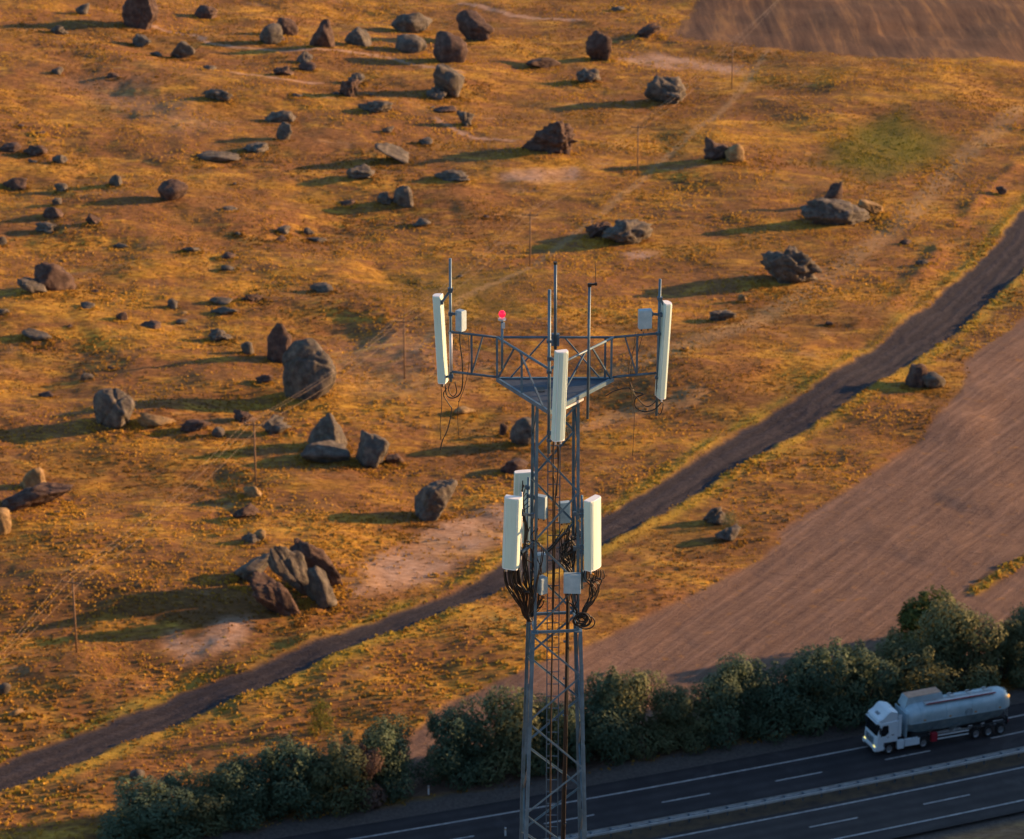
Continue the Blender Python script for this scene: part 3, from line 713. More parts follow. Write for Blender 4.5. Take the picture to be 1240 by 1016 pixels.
# ------------------------------------------------------------------ trees
def leaf_cloud(lobes, n, size, seed, flat=.6):
    """small narrow leaf sprays on and in a set of ellipsoid lobes -> V,F,tint"""
    r = np.random.default_rng(seed); L = np.array(lobes)
    wgt = (L[:, 3]*L[:, 4]); wgt = wgt/wgt.sum(); pick = r.choice(len(L), n, p=wgt); l = L[pick]
    d = r.normal(size=(n, 3)); d /= np.linalg.norm(d, axis=1)[:, None]
    rad = 1-np.abs(r.normal(0, .13, n)); rad = np.clip(rad, .05, 1.15)
    # clumps: pull leaves toward twig ends
    bump = 1+.22*np.sin(d[:, 0]*9+pick)*np.sin(d[:, 1]*8+pick*2)*np.sin(d[:, 2]*9+1.3*pick)
    c = l[:, :3]+d*(rad*bump)[:, None]*np.stack([l[:, 3], l[:, 3], l[:, 4]], 1)
    nrm = d+r.normal(0, .38, (n, 3)); nrm[:, 2] += .3; nrm /= np.linalg.norm(nrm, axis=1)[:, None]
    t_ = np.cross(nrm, r.normal(size=(n, 3))); t_ /= np.linalg.norm(t_, axis=1)[:, None]; b_ = np.cross(nrm, t_)
    s = size*r.uniform(.6, 1.5, n)[:, None]; w = s*.38
    V_ = np.stack([c-t_*s, c-b_*w, c+t_*s, c+b_*w], 1).reshape(-1, 3)
    F_ = np.arange(n*4).reshape(-1, 4)
    tint = np.repeat(np.clip(.5+.3*np.sin(pick*2.3)+r.normal(0, .22, n), 0, 1), 4)
    return V_, F_, tint
CROWNS = {}
def crown_mesh(key, W, H, seed, size, n, mat, spiky=0):
    if key in CROWNS: return CROWNS[key]
    r = random.Random(seed); lobes = []
    nl = 15
    for k in range(nl):
        a = r.uniform(0, 6.283); q = math.sqrt(r.random())*W*.36; z = H*r.uniform(.22, .80)
        q *= (1.1-.55*(z/H)); rr = W*r.uniform(.12, .25)
        lobes.append((q*math.cos(a), q*math.sin(a), z, rr, rr*r.uniform(.75, 1.1)*(1.4 if spiky else 1)))
    for k in range(6):                                   # skirt to the ground
        a = k*1.05+r.random(); lobes.append((math.cos(a)*W*.3, math.sin(a)*W*.3, H*.18, W*.2, H*.2))
    for k in range(5):                                   # shoots that break the outline
        a = r.uniform(0, 6.283); q = W*r.uniform(.0, .3); lobes.append((q*math.cos(a), q*math.sin(a), H*r.uniform(.78, .92), W*.07, H*.13))
    V_, F_, tint = leaf_cloud(lobes, n, size, seed)
    V_[:, 2] = np.maximum(V_[:, 2], .02)
    me = mesh_np('crown', V_, F_, mat, smooth=False, link=False)
    a = me.attributes.new('tint', 'FLOAT', 'POINT'); a.data.foreach_set('value', tint.astype(np.float32))
    tm = MB()
    for k in range(5):
        l = lobes[k*3]; b = Vector((r.uniform(-.25, .25), r.uniform(-.25, .25), 0)); e = Vector(l[:3])
        mid = b.lerp(e, .5)+Vector((r.uniform(-.2, .2), r.uniform(-.2, .2), .3))
        tm.tube([b, b.lerp(mid, .5), mid, e], [.13, .10, .07, .03], 6)
        for j in range(3):
            e2 = e+Vector((r.uniform(-1, 1), r.uniform(-1, 1), r.uniform(.1, .9))); tm.tube([mid.lerp(e, .4+.2*j), e2], [.04, .015], 4)
    tr = tm.build('trunk', M['bark']); tme = tr.data; bpy.data.objects.remove(tr)
    CROWNS[key] = (me, tme, W, H); return CROWNS[key]
def tree(px, base_y, w_px, h_px, key, seed, mat, label, cat='tree', group=None, name='broadleaf_tree', n=13000, off=0, spiky=0, size=.135, rz=None):
    """base_y: pixel row of the foot"""
    base_y -= w_px*.16; h_px -= w_px*.12
    g = G(px, base_y)[0]; zc = g[1]*CS+(HC-g[2])*SN; pm_ = FPX/zc
    W = w_px/pm_; el = math.atan2(HC-g[2], g[1]); Hh = max((h_px/pm_-.35*W*math.sin(el))/math.cos(el), W*.5)
    me, tme, W0, H0 = crown_mesh(key, 6.5, 6.0, seed, size, n, M[mat], spiky)
    zg = height(np.array([g[0]]), np.array([g[1]]))[0]
    e = empty(name, (g[0], g[1], zg-.05), rz if rz is not None else random.uniform(0, 6.28)); e.scale = (W/W0, W/W0, Hh/H0)
    tag(e, label, cat, group)
    for nm, m_ in (('crown', me), ('trunk', tme)):
        o = bpy.data.objects.new(nm, m_); col.objects.link(o); o.parent = e
    return e
TG = 'bushy trees in a row along the far side of the highway'
T_ = [(185, 1034, 140, 84, 'a', 1, 'leaf_dark', 'low dark bush, leftmost of the row along the highway'),
      (248, 1010, 105, 96, 'b', 2, 'leaf_olive', 'bushy tree with a yellowish tip, second from left in the row'),
      (300, 1004, 100, 98, 'c', 3, 'leaf_dark', 'dark rounded bush, third from left in the row'),
      (352, 994, 105, 110, 'a', 1, 'leaf_dark', 'dark taller bushy tree below the lone yellow shrub'),
      (410, 986, 105, 112, 'b', 2, 'leaf_olive', 'bushy tree left of the pinkish grey one'),
      (440, 980, 70, 88, 'pk', 7, 'leaf_pink', 'pinkish grey half bare bush in the left part of the row'),
      (470, 970, 90, 110, 'c', 3, 'leaf_dark', 'bushy tree just left of the gap in the row'),
      (550, 956, 95, 108, 'a', 1, 'leaf_dark', 'dark tree just right of the gap in the row'),
      (604, 948, 118, 130, 'd', 4, 'leaf_olive', 'big spreading tree just left of the mast legs'),
      (668, 938, 100, 104, 'c', 3, 'leaf_dark', 'tree seen through the mast lattice'),
      (722, 928, 105, 122, 'b', 2, 'leaf_dark', 'tree just right of the mast legs'),
      (768, 920, 100, 124, 'd', 4, 'leaf_olive', 'light topped tree right of the mast, rising into the field'),
      (822, 914, 92, 94, 'a', 1, 'leaf_olive', 'low tree between the light topped one and the dark domed one'),
      (878, 906, 104, 118, 'c', 3, 'leaf_dark', 'dark domed tree left of the longest clump'),
      (938, 898, 102, 108, 'b', 2, 'leaf_dark', 'mid row tree in front of the field'),
      (992, 890, 118, 122, 'a', 1, 'leaf_dark', 'large green domed tree left of the truck'),
      (1045, 878, 95, 104, 'd', 4, 'leaf_dark', 'rounded tree directly above the truck cab'),
      (1102, 862, 110, 108, 'b', 2, 'leaf_olive', 'tree behind the front of the tanker trailer'),
      (1160, 850, 115, 132, 'd', 4, 'leaf_olive', 'tallest tree of the row with sunlit golden crown'),
      (1215, 836, 90, 96, 'c', 3, 'leaf_olive', 'tree behind the rear end of the tanker'),
      (1262, 830, 105, 112, 'a', 1, 'leaf_dark', 'tree at the right edge of the picture'),
      (1318, 820, 100, 100, 'c', 3, 'leaf_olive', 'tree just beyond the right edge of the picture'), (1375, 806, 110, 118, 'b', 2, 'leaf_dark', 'last tree of the row, beyond the right edge')]
for px, by, w, h, k, sd, mt, lb in T_:
    tree(px, by, w, h, k+mt, sd, mt, lb, 'tree', TG)
tree(1120, 800, 95, 85, 'gr', 12, 'leaf_green', 'bright green spiky branched tree behind the tallest golden crowned one', 'tree', TG, n=6000, spiky=1, size=.22)
tree(388, 893, 36, 54, 'ye', 15, 'leaf_yellow', 'lone small yellow green shrub between the dirt road and the tree row', 'shrub', None, 'shrub', n=3500)
tree(884, 640, 24, 26, 'db', 16, 'leaf_olive', 'small dark bush beside the grey rocks near the field corner', 'shrub', None, 'shrub', n=2500)

# ------------------------------------------------------------------ grass tufts and verge weeds
def scatter(n, name, hmin, hmax, wmul, seed, accept, colour, blades=3):
    r = np.random.default_rng(seed)
    yy = 236+(625-236)*r.random(n)**.92; xx = (r.random(n)*2-1)*(yy*.205+6)
    if name == 'dry_grass':
        q = [(rx, ry, rr_) for rx, ry, rr_ in ROCKS if rr_ > .25]; wq = np.array([v[2] for v in q])**.6; pk = r.choice(len(q), 34000, p=wq/wq.sum()); q = np.array(q)[pk]
        a_ = r.uniform(0, 6.283, len(q)); d_ = q[:, 2]*r.uniform(.75, 1.35, len(q)); xx = np.append(xx, q[:, 0]+np.cos(a_)*d_); yy = np.append(yy, q[:, 1]+np.sin(a_)*d_*.8)
    o = hwy_coord(xx, yy); mk = masks(xx, yy, o)
    keep = accept(xx, yy, o, mk, r); xx, yy, o = xx[keep], yy[keep], o[keep]; mk = {k: v[keep] for k, v in mk.items()}
    zz = height(xx, yy, o, mk)-.02; m = len(xx)
    Vs = []; tint = []
    hh = r.uniform(hmin, hmax, m)*(1+.5*fbm(xx, yy, 9, 2, 91))
    cl = colour(xx, yy, mk, r)
    for b in range(blades):
        a = r.uniform(0, 6.283, m); w = hh*wmul*r.uniform(.6, 1.2, m); lean = r.uniform(-.35, .35, (2, m))*hh
        ox, oy = r.uniform(-.5, .5, (2, m))*w*.8
        p0 = np.stack([xx+ox-np.cos(a)*w*.5, yy+oy-np.sin(a)*w*.5, zz], 1); p1 = np.stack([xx+ox+np.cos(a)*w*.5, yy+oy+np.sin(a)*w*.5, zz], 1)
        p2 = np.stack([xx+ox+lean[0]+np.cos(a)*w*.28, yy+oy+lean[1]+np.sin(a)*w*.28, zz+hh*r.uniform(.6, 1, m)], 1)
        p3 = np.stack([xx+ox+lean[0]-np.cos(a)*w*.22, yy+oy+lean[1]-np.sin(a)*w*.22, zz+hh*r.uniform(.7, 1, m)], 1)
        Vs.append(np.stack([p0, p1, p2, p3], 1).reshape(-1, 3)); tint.append(np.repeat(cl, 4, 0))
    V_ = np.concatenate(Vs); C_ = np.concatenate(tint); C_ = np.concatenate([C_, np.ones((len(C_), 1))], 1)
    ob = mesh_np(name, V_, np.arange(len(V_)).reshape(-1, 4), M['tuft'], smooth=False); set_col(ob.data, 'blade', C_); return ob
t = NT('dry_blades'); a = t.attr('blade'); t.set(a.outputs['Color'], .85, 0, .15)
tl = t.n.new('ShaderNodeBsdfTranslucent'); t.l.new(a.outputs['Color'], tl.inputs[0]); mx = t.n.new('ShaderNodeMixShader'); mx.inputs[0].default_value = .3
t.l.new(t.b.outputs[0], mx.inputs[1]); t.l.new(tl.outputs[0], mx.inputs[2]); t.l.new(mx.outputs[0], t.n['Material Output'].inputs[0]); M['tuft'] = t.m
def acc_grass(x, y, o, mk, r):
    d = .35+.9*np.clip(fbm(x, y, 7, 3, 71)+.35, 0, 1)
    return (r.random(len(x)) < d*(1-mk['road'])*(1-mk['field'])*(1-mk['farf'])*(1-.85*mk['bare'])*(1-.5*mk['trk'])) & (o > 4.8)
def col_grass(x, y, mk, r):
    f = np.clip(.5+.9*fbm(x, y, 12, 3, 81)+r.normal(0, .18, len(x)), 0, 1)[:, None]
    c = np.array([[.20, .105, .028]])*(1-f)+np.array([[.52, .315, .055]])*f
    g = np.clip(mk['green'][:, None]*1.1, 0, 1); c = c*(1-g)+np.array([[.17, .16, .025]])*g
    return c
tag(scatter(230000, 'dry_grass', .10, .27, 1.3, 5, acc_grass, col_grass, 2), 'dry golden grass tufts covering the rocky slope', 'grass', kind='stuff')
def acc_weed(x, y, o, mk, r):
    cl = np.clip(fbm(x, y, 4, 2, 44)*1.5+.5, 0, 1)
    bottom = (y < 285) & (x < 0) & (o > 6)
    p = np.maximum(mk['edge']*cl*.95, .8*mk['strip'])
    p = np.maximum(p, bottom*.20*cl)
    return (r.random(len(x)) < p*(1-mk['field'])*(1-mk['road'])*(1-.8*mk['bare'])) & (o > 5)
def col_weed(x, y, mk, r):
    f = np.clip(r.normal(.5, .3, len(x)), 0, 1)[:, None]
    return np.array([[.20, .17, .035]])*(1-f)+np.array([[.46, .34, .05]])*f
tag(scatter(260000, 'roadside_weeds', .10, .30, 1.2, 6, acc_weed, col_weed, 2), 'yellow weeds growing along both sides of the dirt road', 'weeds', kind='stuff')

# ------------------------------------------------------------------ power line
PPX = [(93, 790, 700), (310, 590, 514), (490, 457, 384), (642, 322, 258), (772, 210, 147), (886, 108, 55)]
tops = []
PL = ['at the lower left corner of the line', 'between the left boulders and the leaning slabs', 'just left of the mast platform', 'behind the red beacon', 'right of the pink bare patch', 'farthest, near the far ploughed field']
pole_pts = [G(a, b)[0] for a, b, c in PPX]
for i, (px, by, ty) in enumerate(PPX):
    g = pole_pts[i]; zg = height(np.array([g[0]]), np.array([g[1]]))[0]
    q = pole_pts[min(i+1, 5)]; p_ = pole_pts[max(i-1, 0)]; a = math.atan2(q[1]-p_[1], q[0]-p_[0])+math.pi/2
    if i != 0: a += .25
    e = empty('power_pole', (g[0], g[1], zg), a); Hp = 8.5
    tag(e, 'thin brown power pole with one crossarm, '+PL[i], 'power pole', 'power poles crossing the slope')
    MB().bar((0, 0, -.3), (0, 0, Hp), .22, .22, n=8).build('post', M['pole_wood'], e, smooth=True)
    MB().box((0, .14, Hp-.35), (2.5, .12, .14)).build('crossarm', M['pole_wood'], e, .01)
    for s_ in (-1.1, 0.0, 1.1):
        z0 = Hp-.28 if s_ else Hp
        MB().tube([(s_, .14 if s_ else 0, z0), (s_, .14 if s_ else 0, z0+.08), (s_, .14 if s_ else 0, z0+.2)], [.04, .07, .03], 8).build('insulator', M['rubber'], e)
    tops.append([Vector((g[0]+math.cos(a)*s_-math.sin(a)*(.14 if s_ else 0), g[1]+math.sin(a)*s_+math.cos(a)*(.14 if s_ else 0), zg+(Hp-.06 if s_ else Hp+.22))) for s_ in (-1.1, 0, 1.1)])
g = G(1020, -45)[0]; tops.append([Vector((g[0]+s_, g[1]-s_, g[2]+8.4)) for s_ in (-1.1, 0, 1.1)])
g = pole_pts[0]; g1 = pole_pts[1]; tops.insert(0, [Vector((2*g[0]-g1[0]+s_*.7, 2*g[1]-g1[1]+s_*-.7, 8.4)) for s_ in (-1.1, 0, 1.1)])
for w in range(3):
    pts = []
    for A, Bb in zip(tops, tops[1:]):
        for k in range(16):
            f = k/16; p = A[w].lerp(Bb[w], f); p.z -= 4*f*(1-f)*1.1; pts.append(p)
    o0 = pts[0].copy(); o = MB().tube([p-o0 for p in pts], .012, 4).build('overhead_wire', M['wire']); o.location = o0
    tag(o, ['left hand thin wire strung along the power poles', 'middle thin wire strung over the tops of the power poles', 'right hand thin wire strung along the power poles'][w], 'wire', 'wires of the power line')

# ================================================================== lattice mast
def tp(px, py, Yd):
    dx, dy, dd = ray(px, py); t_ = Yd/dy
    return Vector((dx*t_, Yd, HC+dd*t_))
CX, CY = .925, 57.6
BASE = macro(np.array([CX]), np.array([CY]))[0]
mast = empty('lattice_mast', (CX, CY, BASE)); tag(mast, 'tall grey steel lattice mast carrying panel antennas, cables and a red beacon in the foreground', 'communications mast')
MO = Vector((CX, CY, BASE))
def L(p): return Vector(p)-MO
def rotz(x, y, a): return (x*math.cos(a)-y*math.sin(a), x*math.sin(a)+y*math.cos(a))
z_dk = 112.86                                             # deck level
z_mid = tp(670, 764, CY-.45).z                            # flange between upper and lower section
z_bot = BASE
def half(z):
    if z >= z_mid: return .44+(z_dk-z)/(z_dk-z_mid)*.035
    return .525+(z_mid-z)*.0275
def legp(i, z):                                           # 0 front left, 1 front right, 2 back right, 3 back left
    h = half(z); yaw = math.radians(5.2) if z >= z_mid-.001 else math.radians(2.0)
    sx, sy = [(-1, -1), (1, -1), (1, 1), (-1, 1)][i]
    x, y = rotz(sx*h, sy*h, yaw); return Vector((CX+x, CY+y, z))
def child(mb, name, mat, parent=mast, **k): return mb.build(name, M[mat], parent, **k)
SG_ = [(1, 1), (-1, 1), (-1, -1), (1, -1)]
for i in range(4):
    mb = MB()
    for a, b, w in ((z_dk-.04, z_mid, .065), (z_mid, z_bot, .082)):
        A, B_ = L(legp(i, a-.001 if a == z_mid else a)), L(legp(i, b+.001 if b == z_mid else b))
        sx, sy = SG_[i]                                   # equal angle opening to the inside
        ring = [(0, 0), (sx*w, 0), (sx*w, sy*.014), (sx*.014, sy*.014), (sx*.014, sy*w), (0, sy*w)]
        off = Vector((-sx*w*.4, -sy*w*.4, 0))
        mb.add([p+off+Vector((u, v, 0)) for p in (A, B_) for u, v in ring], [(k, (k+1) % 6, 6+(k+1) % 6, 6+k) for k in range(6)]+[(3, 2, 1, 0), (5, 4, 3, 0), (9, 10, 11, 6), (6, 7, 8, 9)])
    child(mb, 'leg', 'steel')
# outer splice angles where leg sections lap
for i, (za, zb) in [(1, (z_mid-.75, z_mid-2.6)), (1, (z_mid-2.7, z_mid-4.9)), (0, (z_mid-1.2, z_mid-2.9)), (3, (z_mid-2.9, z_mid-5.2)), (2, (z_mid-5, z_mid-7))]:
    sx, sy = SG_[i]; A, B_ = L(legp(i, za)), L(legp(i, zb)); o_ = Vector((-sx*.038, -sy*.02, 0))
    child(MB().bar(A+o_, B_+o_, .014, .055, up=(1, 0, 0)), 'splice_plate', 'steel')
def face_pts(f, z0, z1, flip):
    a, b = [(0, 1), (1, 2), (3, 2), (0, 3)][f]
    if flip: a, b = b, a
    return L(legp(a, z0)), L(legp(b, z1))
def levels(pys, Yd): return [tp(670, p, Yd).z for p in pys]
front_up = levels([541, 597, 653, 708, 762], CY-.45)
front_lo = levels([767, 818, 872, 928, 982, 1036], CY-.5)
step = (front_lo[0]-front_lo[-1])/5
while front_lo[-1]-step > z_bot+.2: front_lo.append(front_lo[-1]-step)
front_up = [front_up[0]+.98]+front_up
def brace_run(zs, up):
    for f in range(4):
        for k in range(len(zs)-1):
            flip = (k % 2 == 1) if not up else (k % 2 == 0)
            if f in (2, 3): flip = not flip
            z0, z1 = zs[k]-.015, zs[k+1]+.015
            if f == 2 or f == 1: z0 -= .0; z1 -= .0
            A, B_ = face_pts(f, z0, z1, flip)
            ins = [Vector((0, .03, 0)), Vector((-.03, 0, 0)), Vector((0, -.03, 0)), Vector((.03, 0, 0))][f]
            d = (B_-A).normalized()
            w = .042
            out = Vector(([0, 1, 0, -1][f], [-1, 0, 1, 0][f], 0))
            # angle bar: one leg flat in the face, one standing inwards
            nrm = out; side = d.cross(nrm).normalized()
            if side.z < 0: side = -side
            ring = [(0, 0), (w, 0), (w, -.007), (.007, -.007), (.007, -w*.8), (0, -w*.8)]
            V_ = [p+ins*-.2+side*(u-w/2)+nrm*v for p in (A, B_) for u, v in ring]
            child(MB().add(V_, [(k2, (k2+1) % 6, 6+(k2+1) % 6, 6+k2) for k2 in range(6)]+[(3, 2, 1, 0), (5, 4, 3, 0), (9, 10, 11, 6), (6, 7, 8, 9)]), 'brace', 'steel')
brace_run(front_up, True); brace_run(front_lo, False)
for z in (z_mid, z_mid-.0):
    pass
for f in range(4):
    A, B_ = face_pts(f, z_mid, z_mid, False); child(MB().bar(A, B_, .05, .055), 'ring_beam', 'steel')
    A, B_ = face_pts(f, front_lo[6], front_lo[6], False); child(MB().bar(A, B_, .05, .055), 'ring_beam', 'steel')
for i in range(4):                                         # flange plates and foundation blocks
    p = L(legp(i, z_mid)); child(MB().box(p, (.17, .17, .03)), 'flange_plate', 'steel', bevel=.004)
    p = L(legp(i, z_bot)); child(MB().box(p+Vector((0, 0, .0)), (.7, .7, .5)), 'footing', 'median', bevel=.02)
# climbing ladder on the inside of the back face and feeder cables
lx = CX-.02
for s_ in (-.13, .13):
    child(MB().bar(L((lx+s_, CY+.30, 113.0)), L((lx+s_, CY+.46, z_bot)), .022, .04), 'ladder_rail', 'steel_dark')
rg_ = MB().bar((-.13, 0, 0), (.13, 0, 0), .022, n=6).build('rung', M['steel_dark'], mast)
zz = 112.6; k = 0
while zz > 96:
    r_ = rg_ if k == 0 else rg_.copy()
    if k: col.objects.link(r_)
    r_.location = L((lx, CY+.30+.16*(113-zz)/(113-z_bot), zz)); zz -= .3; k += 1
def cable(pts, r=.012, name='cable', mat='rubber', n=6, sub=5):
    """smooth cable through world points"""
    P = [Vector(p) for p in pts]; out = []
    for i in range(len(P)-1):
        p0, p1, p2, p3 = P[max(i-1, 0)], P[i], P[i+1], P[min(i+2, len(P)-1)]
        for k in range(sub):
            t_ = k/sub; out.append(.5*((2*p1)+(p2-p0)*t_+(2*p0-5*p1+4*p2-p3)*t_*t_+(3*p1-p0-3*p2+p3)*t_**3))
    out.append(P[-1])
    return child(MB().tube([L(p) for p in out], r, n), name, mat, smooth=True)
for dx, r, mt, zt in ((-.02, .020, 'jumper', 112.5),):
    cable([(lx+dx, CY+.22, zt), (lx+dx+.01, CY+.24, 108), (lx+dx-.02, CY+.28, 104), (lx+dx-.03, CY+.3, 97)], r, 'feeder_cable', mt)
fx = tp(686, 760, CY).x
cable([tp(690, 640, CY-.05), tp(684, 668, CY), tp(687, 700, CY), tp(687, 760, CY), tp(684, 900, CY), (tp(681, 1010, CY)), (tp(681, 1010, CY).x, CY, 97)], .034, 'feeder_cable')
cable([tp(694, 650, CY), tp(690, 690, CY+.05), tp(688.5, 760, CY+.05), tp(686, 900, CY), tp(683.5, 1010, CY), (tp(683, 1010, CY).x, CY, 97)], .022, 'feeder_cable')
cable([tp(675, 540, CY-.3), tp(676, 570, CY-.1), tp(672, 610, CY+.1), tp(672, 660, CY+.2), tp(670, 740, CY+.2)], .016, 'feeder_cable', 'jumper')
for zc_ in np.arange(97, 107, .9): child(MB().box(L((fx-.01-.0035*(107-zc_), CY+.01, zc_)), (.11, .05, .03)), 'cable_clamp', 'steel_dark')

# --- triangular head frame
A_ = Vector((.77, 56.1, 0)); Lc = Vector((-.32, 58.1, 0)); Rc = Vector((2.16, 58.1, 0)); LE = Vector((-1.31, 58.45, 0)); RE = Vector((3.09, 58.35, 0))
zt, zb = 113.80, 112.90
deck = MB(); tri = [A_, Rc, Lc]
def at(p, z): return L(Vector((p.x, p.y, z)))
deck.add([at(p, z_dk-.02) for p in tri]+[at(p, z_dk+.005) for p in tri], [(2, 1, 0), (3, 4, 5), (0, 1, 4, 3), (1, 2, 5, 4), (2, 0, 3, 5)]); dk = child(deck, 'platform_deck', 'deck')
hx, hy = tp(655, 471, 57.3).x, 57.4
hatch = MB().box(L((hx, hy, z_dk+.012)), (.16, .26, .012)).build('hatch', M['rubber'], dk)
for p, q, nm in ((A_, Rc, 'deck_edge'), (A_, Lc, 'deck_edge'), (Lc, Rc, 'deck_edge')):
    n = (q-p).normalized(); child(MB().bar(at(p, zb-.05), at(q, zb-.05), .05, .09), nm, 'steel')
child(MB().bar(at(A_.lerp(Rc, .10), zb-.14), at(A_.lerp(Rc, .52), zb-.14), .05, .05), 'deck_edge', 'lamp_grey')
def rail(p, q, z, w=.055, name='rail_tube', mat='steel_dark'): child(MB().bar(at(p, z), at(q, z), w, w, n=8), name, mat, smooth=True)
rail(Lc, Rc, zt); rail(A_, Lc, zt, mat='steel'); rail(A_, Rc, zt, mat='steel'); rail(Lc, LE, zt); rail(Rc, RE, zt); rail(Lc, LE, zb); rail(Rc, RE, zb)
rail(Lc+Vector((.05, 0, 0)), LE, zb, .04)
def member(p, q, fr0, z0, fr1, z1, w=.04, mat='steel_dark', nm='frame_strut'):
    child(MB().bar(at(p.lerp(q, fr0), z0), at(p.lerp(q, fr1), z1), w, w*.8), nm, mat)
for p, q, spec in ((A_, Lc, [(.52, 0, .52, 1), (1, 0, 1, 1), (.66, 1, .98, 0), (.56, 1, .12, 0), (0, 0, 0, 1)]),
                   (A_, Rc, [(.62, 0, .62, 1), (.97, 0, .97, 1), (.66, 1, .96, 0), (.56, 1, .10, 0)]),
                   (Lc, Rc, [(.42, 1, .12, 0), (.58, 1, .88, 0), (.93, 0, .93, 1)]),
                   (Lc, LE, [(.55, 0, .55, 1), (.30, 1, .55, 0)]),
                   (Rc, RE, [(.55, 0, .55, 1), (.26, 1, .55, 0)])):
    for f0, a, f1, b in spec:
        member(p, q, f0, zt if a else zb, f1, zt if b else zb, .045 if f0 == f1 else .036, 'steel' if (p is A_ and f0 == f1) else 'steel_dark')
child(MB().bar(at(LE, zt), at(LE, zb), .075, .075, n=8), 'end_post', 'lamp_grey', smooth=True)
# mount pipes
def pipe(px0, py0, px1, py1, Yd, r=.03, name='mount_pipe', mat='steel'):
    a, b = tp(px0, py0, Yd), tp(px1, py1, Yd); b.x = b.x; return child(MB().bar(L(a), L(b), r*2, r*2, n=10), name, mat, smooth=True), a, b
pipe(545.2, 313, 546, 462, 58.5); pipe(799.4, 338, 795, 503, 58.4); pipe(665.4, 351, 664.6, 549, 56.0, .034)
o, a, b = pipe(672.6, 320, 672.4, 423, 57.9, .033, 'lightning_mast', 'steel_dark'); child(MB().bar(L(a), L(a)+Vector((0, 0, .05)), .085, .085, n=10), 'mast_cap', 'rubber')
o, a, b = pipe(714, 345, 711.5, 507, 57.0, .03, 'lightning_mast', 'steel_dark')
br = MB().bar(L(a)+Vector((-.03, 0, 0)), L(a)+Vector((.15, 0, .02)), .04, .04).box(L(a)+Vector((.0, 0, 0)), (.08, .08, .07)).box(L(a)+Vector((.13, 0, .02)), (.05, .05, .06)); child(br, 'rod_bracket', 'rubber')
child(MB().bar(L(a)+Vector((.13, 0, .02)), L(tp(720.6, 316, 57.0)), .014, .014, n=6), 'lightning_rod', 'rubber')
child(MB().box(L(tp(672.5, 411, 57.95)), (.17, .12, .26)), 'rail_clamp', 'steel_dark', bevel=.01)
for px, py, Yd in ((545.4, 350, 58.5), (799, 361, 58.4), (665.2, 413, 56.0), (665, 533, 56.0), (546, 402.5, 58.5), (797, 404, 58.4), (546, 456, 58.5), (796, 457, 58.4), (665, 450, 56.0)):
    child(MB().box(L(tp(px, py, Yd)), (.11, .11, .055)), 'pipe_clamp', 'steel_dark', bevel=.008)

# --- panel antennas: extruded shell with softly rounded front, end caps, ports, brackets
def antenna(top, bot, w, d, face, label=None, ports=4, caps=True):
    """top/bot world centres, face = unit (x,y) the front looks to"""
    top, bot = L(top), L(bot); ax = (top-bot).normalized(); f = Vector((face[0], face[1], 0)).normalized()
    f = (f-ax*f.dot(ax)).normalized(); s_ = ax.cross(f).normalized()
    prof = [(-w/2, -d/2), (w/2, -d/2), (w/2, d*.12), (w*.44, d*.34), (w*.26, d*.47), (0, d*.5), (-w*.26, d*.47), (-w*.44, d*.34), (-w/2, d*.12)]
    body = child(MB().prism(prof, (bot+ax*.02, s_, f), (top-ax*.02, s_, f)), 'panel_antenna', 'radome', bevel=.004)
    if label: body['label'] = label
    for p, sg in ((bot, 1), (top, -1)):
        q = [(u*.97, v*.97) for u, v in prof]; MB().prism(q, (p, s_, f), (p+ax*.02*sg, s_, f)).build('end_cap', M['radome_cap'], body)
    for j in range(ports):
        c = bot+s_*(w*.62*((j+.5)/ports-.5)); MB().bar(c, c-ax*.09, .035, .035, n=8).build('port', M['rubber' if j % 2 else 'lamp_grey'], body)
    for u in (-.36, .36): MB().bar(bot+s_*(w*u)+f*(d*.40)+ax*.04, top+s_*(w*u)+f*(d*.40)-ax*.04, .010, .012).build('shell_seam', M['radome_cap'], body)
    # seams along the shell
    for u in (-.30, .30):
        c0, c1 = bot+s_*(w*u)-f*(d/2), top+s_*(w*u)-f*(d/2); MB().bar(c0+ax*.05, c1-ax*.05, .012, .008).build('shell_seam', M['radome_cap'], body)
    return body, ax, f, s_
def bracket(p, q, name='antenna_bracket'):
    p, q = L(p), L(q); child(MB().bar(p, q, .04, .05).box(p, (.09, .09, .08)).box(q, (.07, .07, .09)), name, 'steel_dark')
antenna(tp(529.5, 357, 58.7), tp(536, 463, 58.6), .25, .19, (-.93, .25), 'tall slim pale panel on the left end of the head frame, leaning outwards', 2)
antenna(tp(808, 366, 58.4), tp(800.3, 481, 58.35), .30, .17, (.93, .33), 'tall slim pale panel on the right end of the head frame with sunlit edge', 2)
antenna(tp(680.6, 425, 55.72), tp(676, 533, 55.72), .27, .17, (.36, -.93), 'tall slim pale panel hanging at the front apex of the head frame', 3)
bracket(tp(545.4, 352, 58.5), tp(535, 366, 58.6)); bracket(tp(546, 455, 58.5), tp(538, 457, 58.6))
bracket(tp(799.3, 362, 58.4), tp(806, 372, 58.4)); bracket(tp(797, 468, 58.4), tp(801, 472, 58.35))
bracket(tp(665.2, 434, 56.0), tp(676, 436, 55.8)); bracket(tp(664.8, 524, 56.0), tp(672, 522, 55.8))
antenna(tp(621, 602, 56.75), tp(617.8, 688, 56.75), .36, .20, (-.30, -.95), 'broad pale panel at the left of the mast lattice, front one', 4)
antenna(tp(718.5, 603.5, 56.9), tp(718.9, 688, 56.9), .43, .20, (.80, -.60), 'broad pale panel at the right of the mast lattice with sunlit front', 4)
antenna(tp(634.5, 570.5, 58.75), tp(632.5, 656, 58.75), .44, .18, (-.25, .97), 'broad pale panel seen from behind at the left rear of the lattice', 4)
